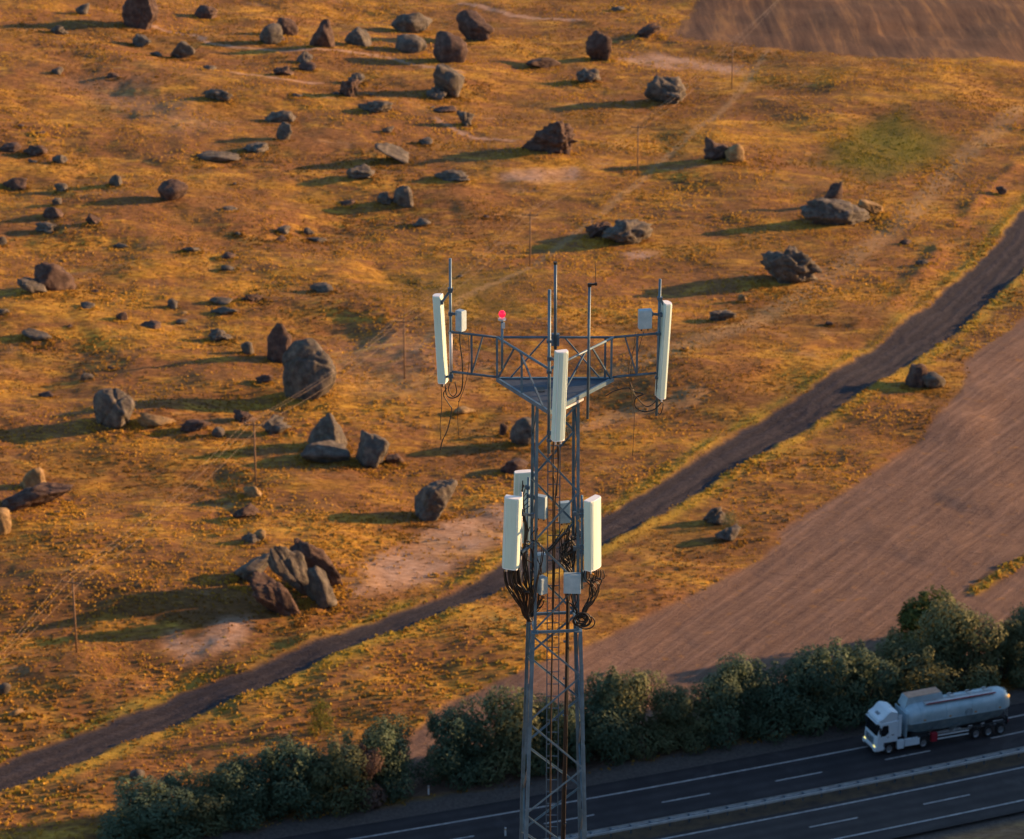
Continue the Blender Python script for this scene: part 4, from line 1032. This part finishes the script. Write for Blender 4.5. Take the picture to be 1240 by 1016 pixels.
pipe(631.5, 596, 629.5, 712, 56.95, .028, mat='lamp_grey'); pipe(704.6, 600, 704.5, 713, 57.0, .028, mat='steel'); pipe(640, 578, 637.5, 700, 58.4, .028)
for px, py, Yd, qx, qy, Q in ((631, 622, 56.95, 645, 624, 57.1), (630, 670, 56.95, 644, 660, 57.1), (704.6, 624, 57, 696, 622, 57.1), (704.5, 662, 57, 696, 664, 57.1), (640, 600, 58.4, 646, 602, 58.1),
                              (631, 618, 56.95, 624, 618, 56.8), (630, 668, 56.95, 622, 668, 56.8), (704.6, 618, 57, 712, 616, 56.9), (704.5, 668, 57, 712, 668, 56.9), (639, 590, 58.4, 636, 589, 58.7)):
    bracket(tp(px, py, Yd), tp(qx, qy, Q))
# --- radio units: finned boxes
def radio(px, py, Yd, w, h, d, yaw, lb=None, lean=0):
    c = L(tp(px, py, Yd)); R = Matrix.Rotation(math.radians(yaw), 3, 'Z') @ Matrix.Rotation(math.radians(lean), 3, 'Y')
    b = child(MB().box(c, (w, d, h), R), 'radio_unit', 'radio', bevel=.012)
    if lb: b['label'] = lb
    fin = MB()
    for k in range(7):
        u = -w/2+w*(k+.5)/7; fin.box(c+R @ Vector((u, d/2+.014, 0)), (.008, .03, h*.9), R)
    fin.build('cooling_fin', M['radio'], b)
    MB().box(c+R @ Vector((0, -d/2-.004, h*.1)), (w*.86, .008, h*.66), R).build('cover', M['radio'], b)
    for s_ in (-.25, .25): MB().bar(c+R @ Vector((w*s_, 0, -h/2)), c+R @ Vector((w*s_, 0, -h/2-.06)), .03, .03, n=6).build('port', M['rubber'], b)
    return b
radio(557.8, 388, 58.4, .17, .46, .15, -38, 'grey box on the left arm'); bracket(tp(545.4, 380, 58.5), tp(554, 380, 58.4))
radio(781, 386, 58.3, .28, .42, .14, 12, 'grey finned box on the right arm'); bracket(tp(799.4, 381, 58.4), tp(789, 380, 58.35))
radio(655.5, 613.5, 58.2, .26, .52, .15, -28, 'blue grey box high in the lattice, left'); radio(683.5, 620, 58.3, .24, .48, .14, 14, 'blue grey box high in the lattice, right')
radio(655, 681, 57.9, .20, .42, .20, 12, 'pale box low in the lattice, left'); radio(655.8, 708, 57.3, .18, .38, .22, 34, 'small box with orange sleeve under the left pale box')
radio(693, 706, 56.95, .37, .44, .16, -3, 'blue grey box on the front of the lattice above the cable coil')
child(MB().box(L(tp(708.5, 698, 57.0)), (.09, .1, .24)), 'junction_box', 'steel'); child(MB().box(L(tp(651, 700, 58)), (.1, .1, .3)), 'junction_box', 'radio')
for px, py in ((700, 630), (716, 694), (657, 726), (629, 722), (706, 664)): child(MB().bar(L(tp(px, py, 57.0)), L(tp(px+5, py+3, 57.0)), .04, .04, n=6), 'sleeve', 'orange_clip')
# --- beacon
o, a, b = pipe(608, 389, 608, 447, 57.6, .026, 'beacon_post', 'steel')
bc = child(MB().bar(L(tp(608, 387.5, 57.6)), L(tp(608, 385.5, 57.6)), .17, .17, n=16), 'beacon_base', 'lamp_grey')
child(MB().box(L(tp(609.5, 394, 57.6)), (.07, .07, .12)), 'junction_box', 'lamp_grey', bevel=.01)
bm = bmesh.new(); bmesh.ops.create_uvsphere(bm, u_segments=20, v_segments=14, radius=.075); me = bpy.data.meshes.new('lens')
for f in bm.faces: f.smooth = True
bm.to_mesh(me); bm.free(); me.materials.append(M['beacon']); o = bpy.data.objects.new('beacon_lens', me); col.objects.link(o); o.parent = mast; o.location = L(tp(608, 380.3, 57.6)); o.scale = (1, 1, 1.1); o['label'] = 'glowing red lamp globe'
# --- cables
rc = random.Random(11)
def px_cable(pts, Yd, r=.011, mat='rubber', jit=.0):
    cable([tp(a+rc.uniform(-jit, jit), b_+rc.uniform(-jit, jit), Yd+(c_ if len(q) > 2 else 0)) for q in pts for a, b_, c_ in [(q[0], q[1], q[2] if len(q) > 2 else 0)]], r, 'cable', mat)
px_cable([(539, 466), (541, 478), (547, 482), (556, 478), (560, 466), (560, 440), (557, 415), (557, 402)], 58.5, .014)
px_cable([(545, 464), (543, 472), (548, 480), (553, 475), (551, 464)], 58.45, .011)
px_cable([(541, 470), (537, 478), (544, 490), (547, 497), (542, 520), (536, 533), (533, 545)], 58.5, .013, 'jumper')
px_cable([(534, 466), (535, 490), (533, 515), (534, 533)], 58.6, .008, 'jumper'); px_cable([(557, 482), (554, 500), (556, 531)], 58.5, .006, 'jumper'); px_cable([(567, 405), (568, 440), (562, 470), (555, 487)], 58.5, .007, 'jumper')
px_cable([(733, 480), (745, 473), (762, 470), (770, 480), (782, 492), (792, 488), (797, 480)], 58.4, .011)
px_cable([(763, 464), (768, 474), (779, 477), (770, 482), (769, 492), (778, 498), (792, 496), (802, 486)], 58.35, .013)
px_cable([(780, 400), (772, 430), (771, 452)], 58.4, .007, 'jumper'); px_cable([(770, 402), (765, 440), (763, 465), (768, 500), (766, 552)], 58.4, .006, 'jumper'); px_cable([(775, 404), (762, 440), (763, 470)], 58.45, .006, 'jumper')
px_cable([(799, 482), (803, 490), (800, 501), (797, 500)], 58.4, .010)
px_cable([(676, 540), (677, 548), (676, 565), (674, 600)], 56.2, .014, 'jumper'); px_cable([(671, 541), (668, 560), (672, 585)], 56.3, .008, 'jumper'); px_cable([(682, 538), (688, 530), (686, 518)], 56.0, .01)
for k in range(13):                                        # left bundle, gathered to one point under the panels
    x0 = 611+k*1.6+rc.uniform(-1, 1); y0 = 690 if x0 < 628 else rc.uniform(660, 705); d = rc.uniform(-.15, .15)
    px_cable([(x0, y0, d), (x0+rc.uniform(0, 3), y0+16, d), (622+k*1.4+rc.uniform(-3, 3), 722+rc.uniform(-6, 6), d*.5), (636+rc.uniform(-3, 3), 742+rc.uniform(-4, 4), .1), (641+rc.uniform(-2, 3), 752, .15), (641+rc.uniform(-2, 3), 745, .5)], 56.85, rc.uniform(.014, .024), 'rubber' if k % 4 else 'jumper')
for k in range(18):                                        # loops around the front left leg
    x0 = rc.uniform(636, 652); y0 = rc.uniform(630, 712)
    px_cable([(x0, y0), (x0+rc.uniform(-9, 3), y0+14), (x0+rc.uniform(-6, 8), y0+30), (642+rc.uniform(-3, 5), 735), (641+rc.uniform(-3, 3), 750)], 57.1+rc.uniform(-.15, .4), rc.uniform(.010, .018), 'rubber' if k % 3 else 'jumper')
for k in range(4): px_cable([(656+k, 722), (655+rc.uniform(-3, 3), 732), (648, 737+k*2), (643, 744+k)], 57.2, .012)
for k in range(7): px_cable([(633+k*1.5, 582+k*5), (631+rc.uniform(-2, 3), 600+k*4), (637+rc.uniform(-2, 3), 640), (634+rc.uniform(-3, 3), 672), (638+rc.uniform(-2, 2), 712)], 58.0+rc.uniform(-.4, .3), rc.uniform(.008, .014), 'rubber' if k % 2 else 'jumper')
for k in range(11):                                         # right bundle
    x0 = 706+k*2.4; px_cable([(x0, 690), (x0+rc.uniform(-2, 3), 700), (730-rc.uniform(0, 16), 706+rc.uniform(-5, 8)), (722-rc.uniform(0, 10), 724), (708+rc.uniform(-3, 4), 738), (702+rc.uniform(-3, 4), 748)], 56.95+rc.uniform(-.1, .2), rc.uniform(.009, .016), 'rubber' if k % 3 else 'jumper')
for k in range(6): px_cable([(684+k*3, 716), (688+k*2+rc.uniform(-2, 2), 727), (697+rc.uniform(-3, 3), 738), (700+rc.uniform(-4, 4), 750)], 57.0, .011)
for k in range(9):                                         # coil of spare cable
    cx_, cy_, r0 = 705+rc.uniform(-4, 7), 751+rc.uniform(-4, 5), rc.uniform(4.5, 11.5); e_ = rc.uniform(.75, 1.05); a0 = rc.uniform(0, 6)
    px_cable([(cx_+r0*math.cos(a0+j*.62), cy_+r0*e_*math.sin(a0+j*.62)) for j in range(12)], 56.85+rc.uniform(-.05, .1), .015)
for k in range(20):                                        # tangle inside the lattice
    x0 = rc.uniform(678, 700); y0 = rc.uniform(635, 665)
    px_cable([(x0, y0), (x0+rc.uniform(-6, 6), y0+12), (686+rc.uniform(-9, 9), y0+25), (688+rc.uniform(-5, 5), 690+rc.uniform(-8, 8)), (688+rc.uniform(-4, 4), 712)], 57.6+rc.uniform(-.3, .4), rc.uniform(.010, .020), 'rubber' if k % 3 else 'jumper')
px_cable([(664, 668), (672, 660), (680, 650), (686, 645)], 57.6, .022); px_cable([(662, 665), (668, 661), (682, 640)], 57.5, .012)

# ================================================================== tanker truck
M['truck_white'] = worn('truck_white_paint', (.64, .76, .85), (.74, .84, .90), .3, 0, 1.2, .02, .5)
M['tank_paint'] = worn('tank_paint', (.32, .46, .53), (.50, .63, .69), .38, .25, .8, .04, .5)
M['tank_belly'] = worn('tank_belly', (.16, .24, .28), (.30, .39, .43), .5, .2, 1.5, .1)
M['chassis'] = worn('chassis_dark', (.02, .022, .026), (.05, .05, .055), .6, .2, 3, .2)
M['glass'] = worn('dark_glass', (.008, .010, .014), (.014, .017, .022), .12, 0, 1, 0, .6)
M['tyre'] = worn('tyre', (.014, .014, .015), (.03, .028, .027), .85, 0, 5, .3)
M['rim'] = worn('wheel_rim', (.28, .30, .32), (.42, .44, .46), .4, .5, 6, .1)
M['redbox'] = worn('red_box', (.28, .015, .03), (.36, .03, .05), .45, 0, 4, .05)
M['sunlit_tan'] = worn('tan_sun_paint', (.42, .25, .17), (.56, .36, .26), .8, 0, 2, .1)  # tan colour stands in for warm sun on the housing roof
M['grey_logo'] = worn('grey_emblem', (.16, .20, .23), (.24, .28, .31), .5, 0, 4, 0)
t = NT('headlamp'); t.set((.8, .75, .3), .2); t.b.inputs['Emission Color'].default_value = (1, .85, .25, 1); t.b.inputs['Emission Strength'].default_value = .55; M['headlamp'] = t.m
t = NT('amber_glint'); t.set((.8, .35, .05), .3); t.b.inputs['Emission Color'].default_value = (1, .45, .1, 1); t.b.inputs['Emission Strength'].default_value = .5; M['amber'] = t.m  # emissive amber that imitates an orange reflection, not a lamp
fl = Vector(G(1063, 915)[0]); rr_ = Vector(G(1216, 888)[0]); dv = (fl-rr_).normalized(); 
TL = 14.2
tr_yaw = math.atan2(dv.y, dv.x)
cen = Vector((fl.x, fl.y, 0)).lerp(Vector((rr_.x, rr_.y, 0)), .5)
left_n = Vector((-math.sin(tr_yaw), math.cos(tr_yaw), 0))   # truck's left, here towards the camera
tk = empty('tanker_truck', (cen.x-left_n.x*1.15, cen.y-left_n.y*1.15, .012), tr_yaw)
tag(tk, 'white cab over truck pulling a light blue silo tank trailer on the far carriageway', 'truck')
tk.scale = (1.06, 1.12, 1.26)
def tc(mb, name, mat, parent=tk, **k): return mb.build(name, M[mat], parent, **k)
F0 = TL/2                                                  # x of the front bumper
# cab: loft of side profile in width, narrowed at the front corners
def cab_loft(prof, hw, hwf, xf):
    """prof [(x,z)], half width hw, narrowing to hwf near x>=xf"""
    n = len(prof); vs_ = []
    for sgn, sc in ((-1, 1), (-1, .0), (1, .0), (1, 1)):
        for x, z in prof: vs_.append((x if sc else x, 0, z))
    vs_ = []; cols = [(-1, 1), (-.82, 0), (.82, 0), (1, 1)]
    for yy_, e in cols:
        for x, z in prof:
            xx_ = x-(.13 if (e and x > xf) else 0); vs_.append((xx_, yy_*hw, z-(.05 if e and z > 2.7 else 0)))
    fs = []
    for c_ in range(3):
        for k in range(n): fs.append((c_*n+k, c_*n+(k+1) % n, (c_+1)*n+(k+1) % n, (c_+1)*n+k))
    fs += [tuple(range(n))[::-1], tuple(range(3*n, 4*n))]
    return MB().add(vs_, fs)
cab = tc(cab_loft([(F0-2.25, 1.10), (F0-.84, 1.10), (F0-.78, .46), (F0-.1, .42), (F0, .55), (F0+.0, 1.3), (F0-.06, 1.75), (F0-.34, 2.72), (F0-.36, 2.86), (F0-2.25, 2.95)], 1.23, 1.1, F0-.6), 'cab', 'truck_white', bevel=.035)
rf = tc(cab_loft([(F0-2.2, 2.93), (F0-.42, 2.84), (F0-.16, 3.02), (F0-.28, 3.16), (F0-.75, 3.30), (F0-1.25, 3.72), (F0-1.5, 3.80), (F0-2.2, 3.62)], 1.17, 1.0, F0-.7), 'roof_deflector', 'truck_white', bevel=.04)
MB().box((F0-.72, 0, 3.30), (.34, .62, .06), Matrix.Rotation(.28, 3, 'Y')).build('roof_hatch', M['grey_logo'], rf, .01)
# windscreen sits just proud of the raked front
def quad_plate(pts, th, nrm):
    n = Vector(nrm).normalized()*th; P = [Vector(p) for p in pts]; k = len(P)
    return MB().add(P+[p+n for p in P], [tuple(range(k))[::-1], tuple(range(k, 2*k))]+[(i, (i+1) % k, k+(i+1) % k, k+i) for i in range(k)])
def fx_(z): return F0-.06-(z-1.75)/(2.72-1.75)*.28
wm = MB()
for th in (.03, -.02):
    for y, dx in ((-1.16, -.12), (-.99, 0), (.99, 0), (1.16, -.12)):
        for z in (1.80, 2.66): wm.v.append((fx_(z)+dx+th, y, z))
wm.f = [(0, 2, 3, 1), (2, 4, 5, 3), (4, 6, 7, 5), (8, 9, 11, 10), (10, 11, 13, 12), (12, 13, 15, 14), (0, 1, 9, 8), (6, 14, 15, 7), (0, 8, 10, 2), (2, 10, 12, 4), (4, 12, 14, 6), (1, 3, 11, 9), (3, 5, 13, 11), (5, 7, 15, 13)]
tc(wm, 'windscreen', 'glass')
for y in (-.5, .35): tc(MB().bar((fx_(1.82)+.05, y, 1.82), (fx_(2.15)+.05, y+.45, 2.15), .03, .02), 'wiper', 'chassis')
tc(MB().box((F0-.25, 0, 2.80), (.42, 2.2, .06), Matrix.Rotation(-.12, 3, 'Y')), 'sun_visor', 'truck_white', bevel=.01)
for s_ in (-1, 1):
    y = s_*1.232
    w = [(F0-.42, y, 1.72), (F0-.62, y, 2.62), (F0-1.22, y, 2.62), (F0-1.30, y, 1.95), (F0-.95, y, 1.70)]
    tc(quad_plate(w, .012, (0, s_, 0)), 'side_window', 'glass')
    dr = tc(MB().box((F0-.94, s_*1.236, 1.62), (1.10, .012, .98)), 'door', 'truck_white', bevel=.004)
    MB().box((F0-1.22, s_*1.252, 1.58), (.18, .03, .045)).build('handle', M['chassis'], dr)
    tc(MB().box((F0-.30, s_*1.42, 2.30), (.14, .22, .52)).box((F0-.34, s_*1.33, 2.56), (.05, .2, .04)).box((F0-.34, s_*1.33, 2.05), (.05, .2, .04)), 'mirror', 'chassis', bevel=.015)
    tc(MB().box((F0-.0, s_*.90, .84), (.08, .30, .11)), 'headlight', 'headlamp', bevel=.03)
    tc(MB().box((F0-.62, s_*1.17, .62), (.62, .14, .24)), 'step', 'truck_white', bevel=.02)
    tc(MB().box((F0-3.85, s_*1.10, .78), (1.55, .26, .62)), 'side_skirt', 'truck_white', bevel=.03)
    tc(MB().box((F0-2.62, s_*1.10, .72), (.70, .30, .74)), 'fuel_tank', 'truck_white', bevel=.05)
    tc(MB().box((F0-2.50, s_*1.10, 2.35), (.34, .05, 1.9)), 'side_deflector', 'truck_white', bevel=.012)
    # marks on the door: small dark lettering-like bar and badge
    tc(MB().box((F0-1.72, s_*1.238, 1.72), (.30, .008, .10)), 'door_badge', 'grey_logo')
gr_ = tc(MB().box((F0+.0, 0, 1.22), (.05, 1.55, .66)), 'grille', 'radio', bevel=.02)
for k in range(5): MB().box((F0+.03, 0, .99+.115*k), (.02, 1.4, .045)).build('slat', M['chassis'], gr_)
ring = MB(); ring.tube([(F0+.045, .13*math.cos(a_), 1.50+.13*math.sin(a_)) for a_ in [k*2*math.pi/14 for k in range(15)]], .014, 5)
for a_ in (math.pi/2, math.pi*7/6, -math.pi/6): ring.bar((F0+.045, 0, 1.50), (F0+.045, .12*math.cos(a_), 1.50+.12*math.sin(a_)), .022, .02)
ring.build('front_badge', M['galv'], gr_)
tc(MB().box((F0-.06, 0, .60), (.30, 2.42, .34)), 'bumper', 'truck_white', bevel=.05); tc(MB().box((F0+.075, 0, .50), (.06, 1.6, .16)), 'bumper_intake', 'chassis', bevel=.01)
tc(MB().box((F0+.10, 0, .72), (.012, .52, .11)), 'number_plate', 'radome_cap')
tc(MB().box((F0-3.6, 0, .88), (4.2, .85, .26)).box((F0-2.6, .35, 1.8), (.22, .22, 1.6)).box((F0-2.55, -.3, 1.5), (.4, .8, 1.0)), 'tractor_chassis', 'chassis', bevel=.02)
tc(MB().box((F0-4.9, 0, 1.12), (1.1, 1.0, .12)), 'fifth_wheel', 'chassis', bevel=.02)
def wheel(x, y, r=.50, w=.32):
    wprof = [(-w/2, r*.60), (-w/2, r*.93), (-w*.38, r), (w*.38, r), (w/2, r*.93), (w/2, r*.60)]
    n = 28; mb = MB(); k = len(wprof); vs_ = [(x+b_*math.cos(2*math.pi*j/n), y+a_, r+b_*math.sin(2*math.pi*j/n)) for j in range(n) for a_, b_ in wprof]
    mb.add(vs_, [(j*k+i, j*k+i+1, ((j+1) % n)*k+i+1, ((j+1) % n)*k+i) for j in range(n) for i in range(k-1)])
    wh = tc(mb, 'wheel', 'tyre', smooth=True)
    s_ = 1 if y > 0 else -1; rm = MB(); rp = [(s_*w*.46, r*.60), (s_*w*.40, r*.55), (s_*w*.10, r*.46), (s_*w*.12, r*.2), (s_*w*.42, r*.17), (s_*w*.42, .0)]
    k = len(rp); vs_ = [(x+b_*math.cos(2*math.pi*j/n), y+a_, r+b_*math.sin(2*math.pi*j/n)) for j in range(n) for a_, b_ in rp]
    rm.add(vs_, [(j*k+i, j*k+i+1, ((j+1) % n)*k+i+1, ((j+1) % n)*k+i) for j in range(n) for i in range(k-1)]); rm.build('rim', M['rim'], wh)
    MB().bar((x, y-s_*w*.3, r), (x, y-s_*w*.2, r), r*1.2, r*1.2, up=(1, 0, 0), n=16).build('hub', M['chassis'], wh)
for s_ in (-1, 1):
    wheel(F0-1.42, s_*1.06)
    wheel(F0-5.05, s_*1.0, .50, .44)
    for xw in (-3.55, -4.88, -6.21): wheel(xw, s_*1.06)
    tc(MB().prism([(math.cos(a_)*(.60), math.sin(a_)*.60) for a_ in [k*math.pi/10 for k in range(11)]]+[(math.cos(a_)*(.56), math.sin(a_)*.56) for a_ in [k*math.pi/10 for k in range(10, -1, -1)]],
        (Vector((F0-1.42, s_*.90, .5)), Vector((1, 0, 0)), Vector((0, 0, 1))), (Vector((F0-1.42, s_*1.245, .5)), Vector((1, 0, 0)), Vector((0, 0, 1)))), 'wheel_arch', 'chassis')
    tc(MB().box((F0-5.05, s_*1.0, 1.10), (1.25, .5, .05)), 'mudguard', 'chassis', bevel=.01)
    # side guard bars
    for z in (.62, .92): tc(MB().bar((-2.75, s_*1.16, z), (.55, s_*1.16, z), .10, .05), 'side_guard', 'radome_cap')
    tc(MB().box((.90, s_*1.05, .82), (.62, .36, .72)), 'tool_box', 'redbox', bevel=.02)
    for xw in (-3.55, -4.88, -6.21): tc(MB().box((xw, s_*1.06, 1.10), (1.1, .36, .04)), 'mudguard', 'chassis', bevel=.01)
    tc(MB().box((-6.9, s_*1.0, 1.15), (.06, .35, .7)), 'mud_flap', 'chassis')
    tc(MB().bar((1.9, s_*.75, 1.2), (1.9, s_*.75, .35), .13, .13).box((1.9, s_*.75, .33), (.3, .3, .04)), 'landing_leg', 'chassis')
tc(MB().box((-2.2, .42, 1.12), (9.6, .10, .22)).box((-2.2, -.42, 1.12), (9.6, .10, .22)).box((2.3, 0, 1.22), (2.0, 2.0, .08)).box((-6.9, 0, 1.1), (.12, 2.3, .16)), 'trailer_chassis', 'chassis', bevel=.01)
# tank shell: lofted sections, round above, tapering to a keel with hoppers below
secs = [(3.75, 1.30, 1.55, 2.95, .9), (3.70, 1.25, 1.50, 3.30, 1.0), (3.0, 1.18, 1.30, 3.52, .95), (1.6, 1.22, 1.22, 3.62, .9), (0.0, 1.25, 1.22, 3.66, .9), (-2.2, 1.25, 1.28, 3.68, .9), (-4.2, 1.25, 1.40, 3.68, .9), (-5.8, 1.22, 1.60, 3.66, .92), (-6.7, 1.08, 1.85, 3.55, .95), (-7.25, .72, 2.25, 3.30, 1.0), (-7.4, .35, 2.5, 3.05, 1.0)]
secs = [(3.80, 1.12, 2.95), (3.74, 1.20, 3.30), (3.3, 1.24, 3.62), (2.4, 1.25, 3.70), (-2.2, 1.25, 3.74), (-5.4, 1.25, 3.76), (-6.5, 1.22, 3.72), (-7.0, 1.06, 3.55), (-7.25, .80, 3.25), (-7.35, .4, 2.9)]
mb = MB(); NS = 18; ZM = 2.35
for x, hw, zhi in secs:
    for k in range(NS+1):
        a_ = math.pi*k/NS; mb.v.append((x, hw*math.copysign(abs(math.cos(a_))**.85, math.cos(a_)), ZM+(zhi-ZM)*math.sin(a_)**.9))
for i in range(len(secs)-1):
    for k in range(NS): mb.f.append((i*(NS+1)+k, i*(NS+1)+k+1, (i+1)*(NS+1)+k+1, (i+1)*(NS+1)+k))
mb.f.append(tuple(range(NS+1))); mb.f.append(tuple(range((len(secs)-1)*(NS+1), len(secs)*(NS+1)))[::-1])
tank = tc(mb, 'tank', 'tank_paint', smooth=True)
bl = MB(); bs = [(3.78, 1.10, .75, 1.62), (2.4, 1.247, .72, 1.28), (.4, 1.247, .70, 1.26), (-.2, 1.247, .70, 1.26), (-2.0, 1.247, .70, 1.26), (-4.6, 1.247, .70, 1.30), (-6.3, 1.22, .70, 1.50), (-7.2, .78, .45, 2.0)]
for x, h1, h2, zl in bs: bl.v += [(x, -h1, ZM), (x, -h2, zl), (x, h2, zl), (x, h1, ZM)]
for i in range(len(bs)-1):
    for k in range(3): bl.f.append((i*4+k, i*4+k+1, i*4+k+5, i*4+k+4))
bl.f += [(0, 1, 2, 3), (31, 30, 29, 28)]
tc(bl, 'tank_belly', 'tank_belly')
for s_ in (-1, 1): MB().bar((3.6, s_*1.255, ZM), (-6.6, s_*1.24, ZM), .05, .07).build('seam_rib', M['tank_paint'], tank)
for x in (2.4, -.3, -3.0, -5.6): MB().tube([(x, 1.262*math.copysign(abs(math.cos(a_))**.85, math.cos(a_)), 2.35+1.38*math.sin(a_)**.9) for a_ in [math.pi*k/16 for k in range(17)]], .022, 5).build('stiffener_ring', M['tank_paint'], tank)
for x in (1.7, -.9, -3.3): MB().bar((x, 0, 1.7), (x, 0, .75), 1.5, 1.5, n=12).build('discharge_hopper', M['tank_paint'], tank) if False else None
for x in (1.2, -1.5):
    n = 14; mb = MB(); mb.add([(x+r_*math.cos(2*math.pi*k/n), r_*math.sin(2*math.pi*k/n), z) for r_, z in ((1.05, 1.55), (.18, .62)) for k in range(n)], [(k, (k+1) % n, n+(k+1) % n, n+k) for k in range(n)]+[tuple(range(n, 2*n))]); mb.build('discharge_hopper', M['tank_paint'], tank, smooth=True)
MB().bar((1.2, .1, .62), (-6.8, .3, .62), .14, .14, n=8).build('discharge_pipe', M['galv'], tank)
for k, x in enumerate((2.6, 2.9, 3.2)): tc(MB().tube([(x, 1.0, 1.25), (x+.05, 1.15, 1.0), (x-.1, 1.12, .8), (x-.4, 1.0, 1.05)], .05, 6), 'hose', 'chassis')
for x in (2.4, -.3, -3.0, -5.6): tc(MB().box((x-.35, 1.262, 2.52), (.22, .015, .12)), 'hazard_plate', 'orange_clip')
# front wall of the trailer
tc(MB().box((3.9, 0, 2.25), (.10, 2.36, 2.05)), 'front_wall', 'tank_paint', bevel=.03)
wk = tc(MB().box((-1.9, .55, 3.70), (7.4, .62, .05)), 'walkway', 'galv'); MB().bar((-5.6, .90, 3.76), (1.8, .90, 3.76), .05, .09).build('walkway_edge', M['redbox'], wk)
MB().bar((-5.6, .26, 3.80), (1.8, .26, 3.80), .05, .05).build('handrail', M['galv'], wk)
for x in (.6, -1.3, -3.2, -5.0):
    mh = tc(MB().bar((x, -.1, 3.60), (x, -.1, 3.82), .62, .62, n=16), 'manhole', 'galv', bevel=.015); MB().bar((x-.3, -.1, 3.85), (x+.3, -.1, 3.85), .05, .05).build('latch', M['chassis'], mh)
hb = tc(MB().add([(3.7, -1.15, 3.35), (3.7, .25, 3.35), (-.5, .25, 3.5), (-.5, -1.15, 3.5), (3.35, -1.05, 4.15), (3.35, .10, 4.15), (-.25, .10, 4.2), (-.25, -1.05, 4.2)],
        [(0, 3, 2, 1), (4, 5, 6, 7), (0, 1, 5, 4), (1, 2, 6, 5), (2, 3, 7, 6), (3, 0, 4, 7)]), 'top_housing', 'tank_paint', bevel=.03)
MB().box((1.55, -.47, 4.20), (3.45, 1.08, .05), Matrix.Rotation(.014, 3, 'Y')).build('sun_tinted_roof', M['sunlit_tan'], hb, .01)  # roof plate carrying the warm light as tan colour
tc(MB().bar((-7.25, .55, 1.2), (-6.95, .55, 3.7), .05, .05).bar((-7.25, .15, 1.2), (-6.95, .15, 3.7), .05, .05), 'rear_ladder', 'galv')
tc(MB().box((-7.0, .95, 3.30), (.10, .22, .22)), 'rear_glint', 'amber', bevel=.03);  # added glowing block for the orange reflection on the tank's rear end
tc(MB().box((-7.1, .8, 1.02), (.06, .4, .16)), 'tail_light', 'redbox'); tc(MB().box((-7.1, -.8, 1.02), (.06, .4, .16)), 'tail_light', 'redbox')
# worn round emblem on the tank flank
em = MB()
for rr0, th in ((.30, .03), (.18, .02)):
    em.tube([(-2.6+rr0*1.2*math.cos(a_), 1.262+.012*math.sin(a_*0), 2.62+rr0*math.sin(a_)) for a_ in [k*2*math.pi/18 for k in range(19)]], th, 4)
em.box((-2.6, 1.262, 2.62), (.42, .02, .05)); em.build('emblem', M['grey_logo'], tank)
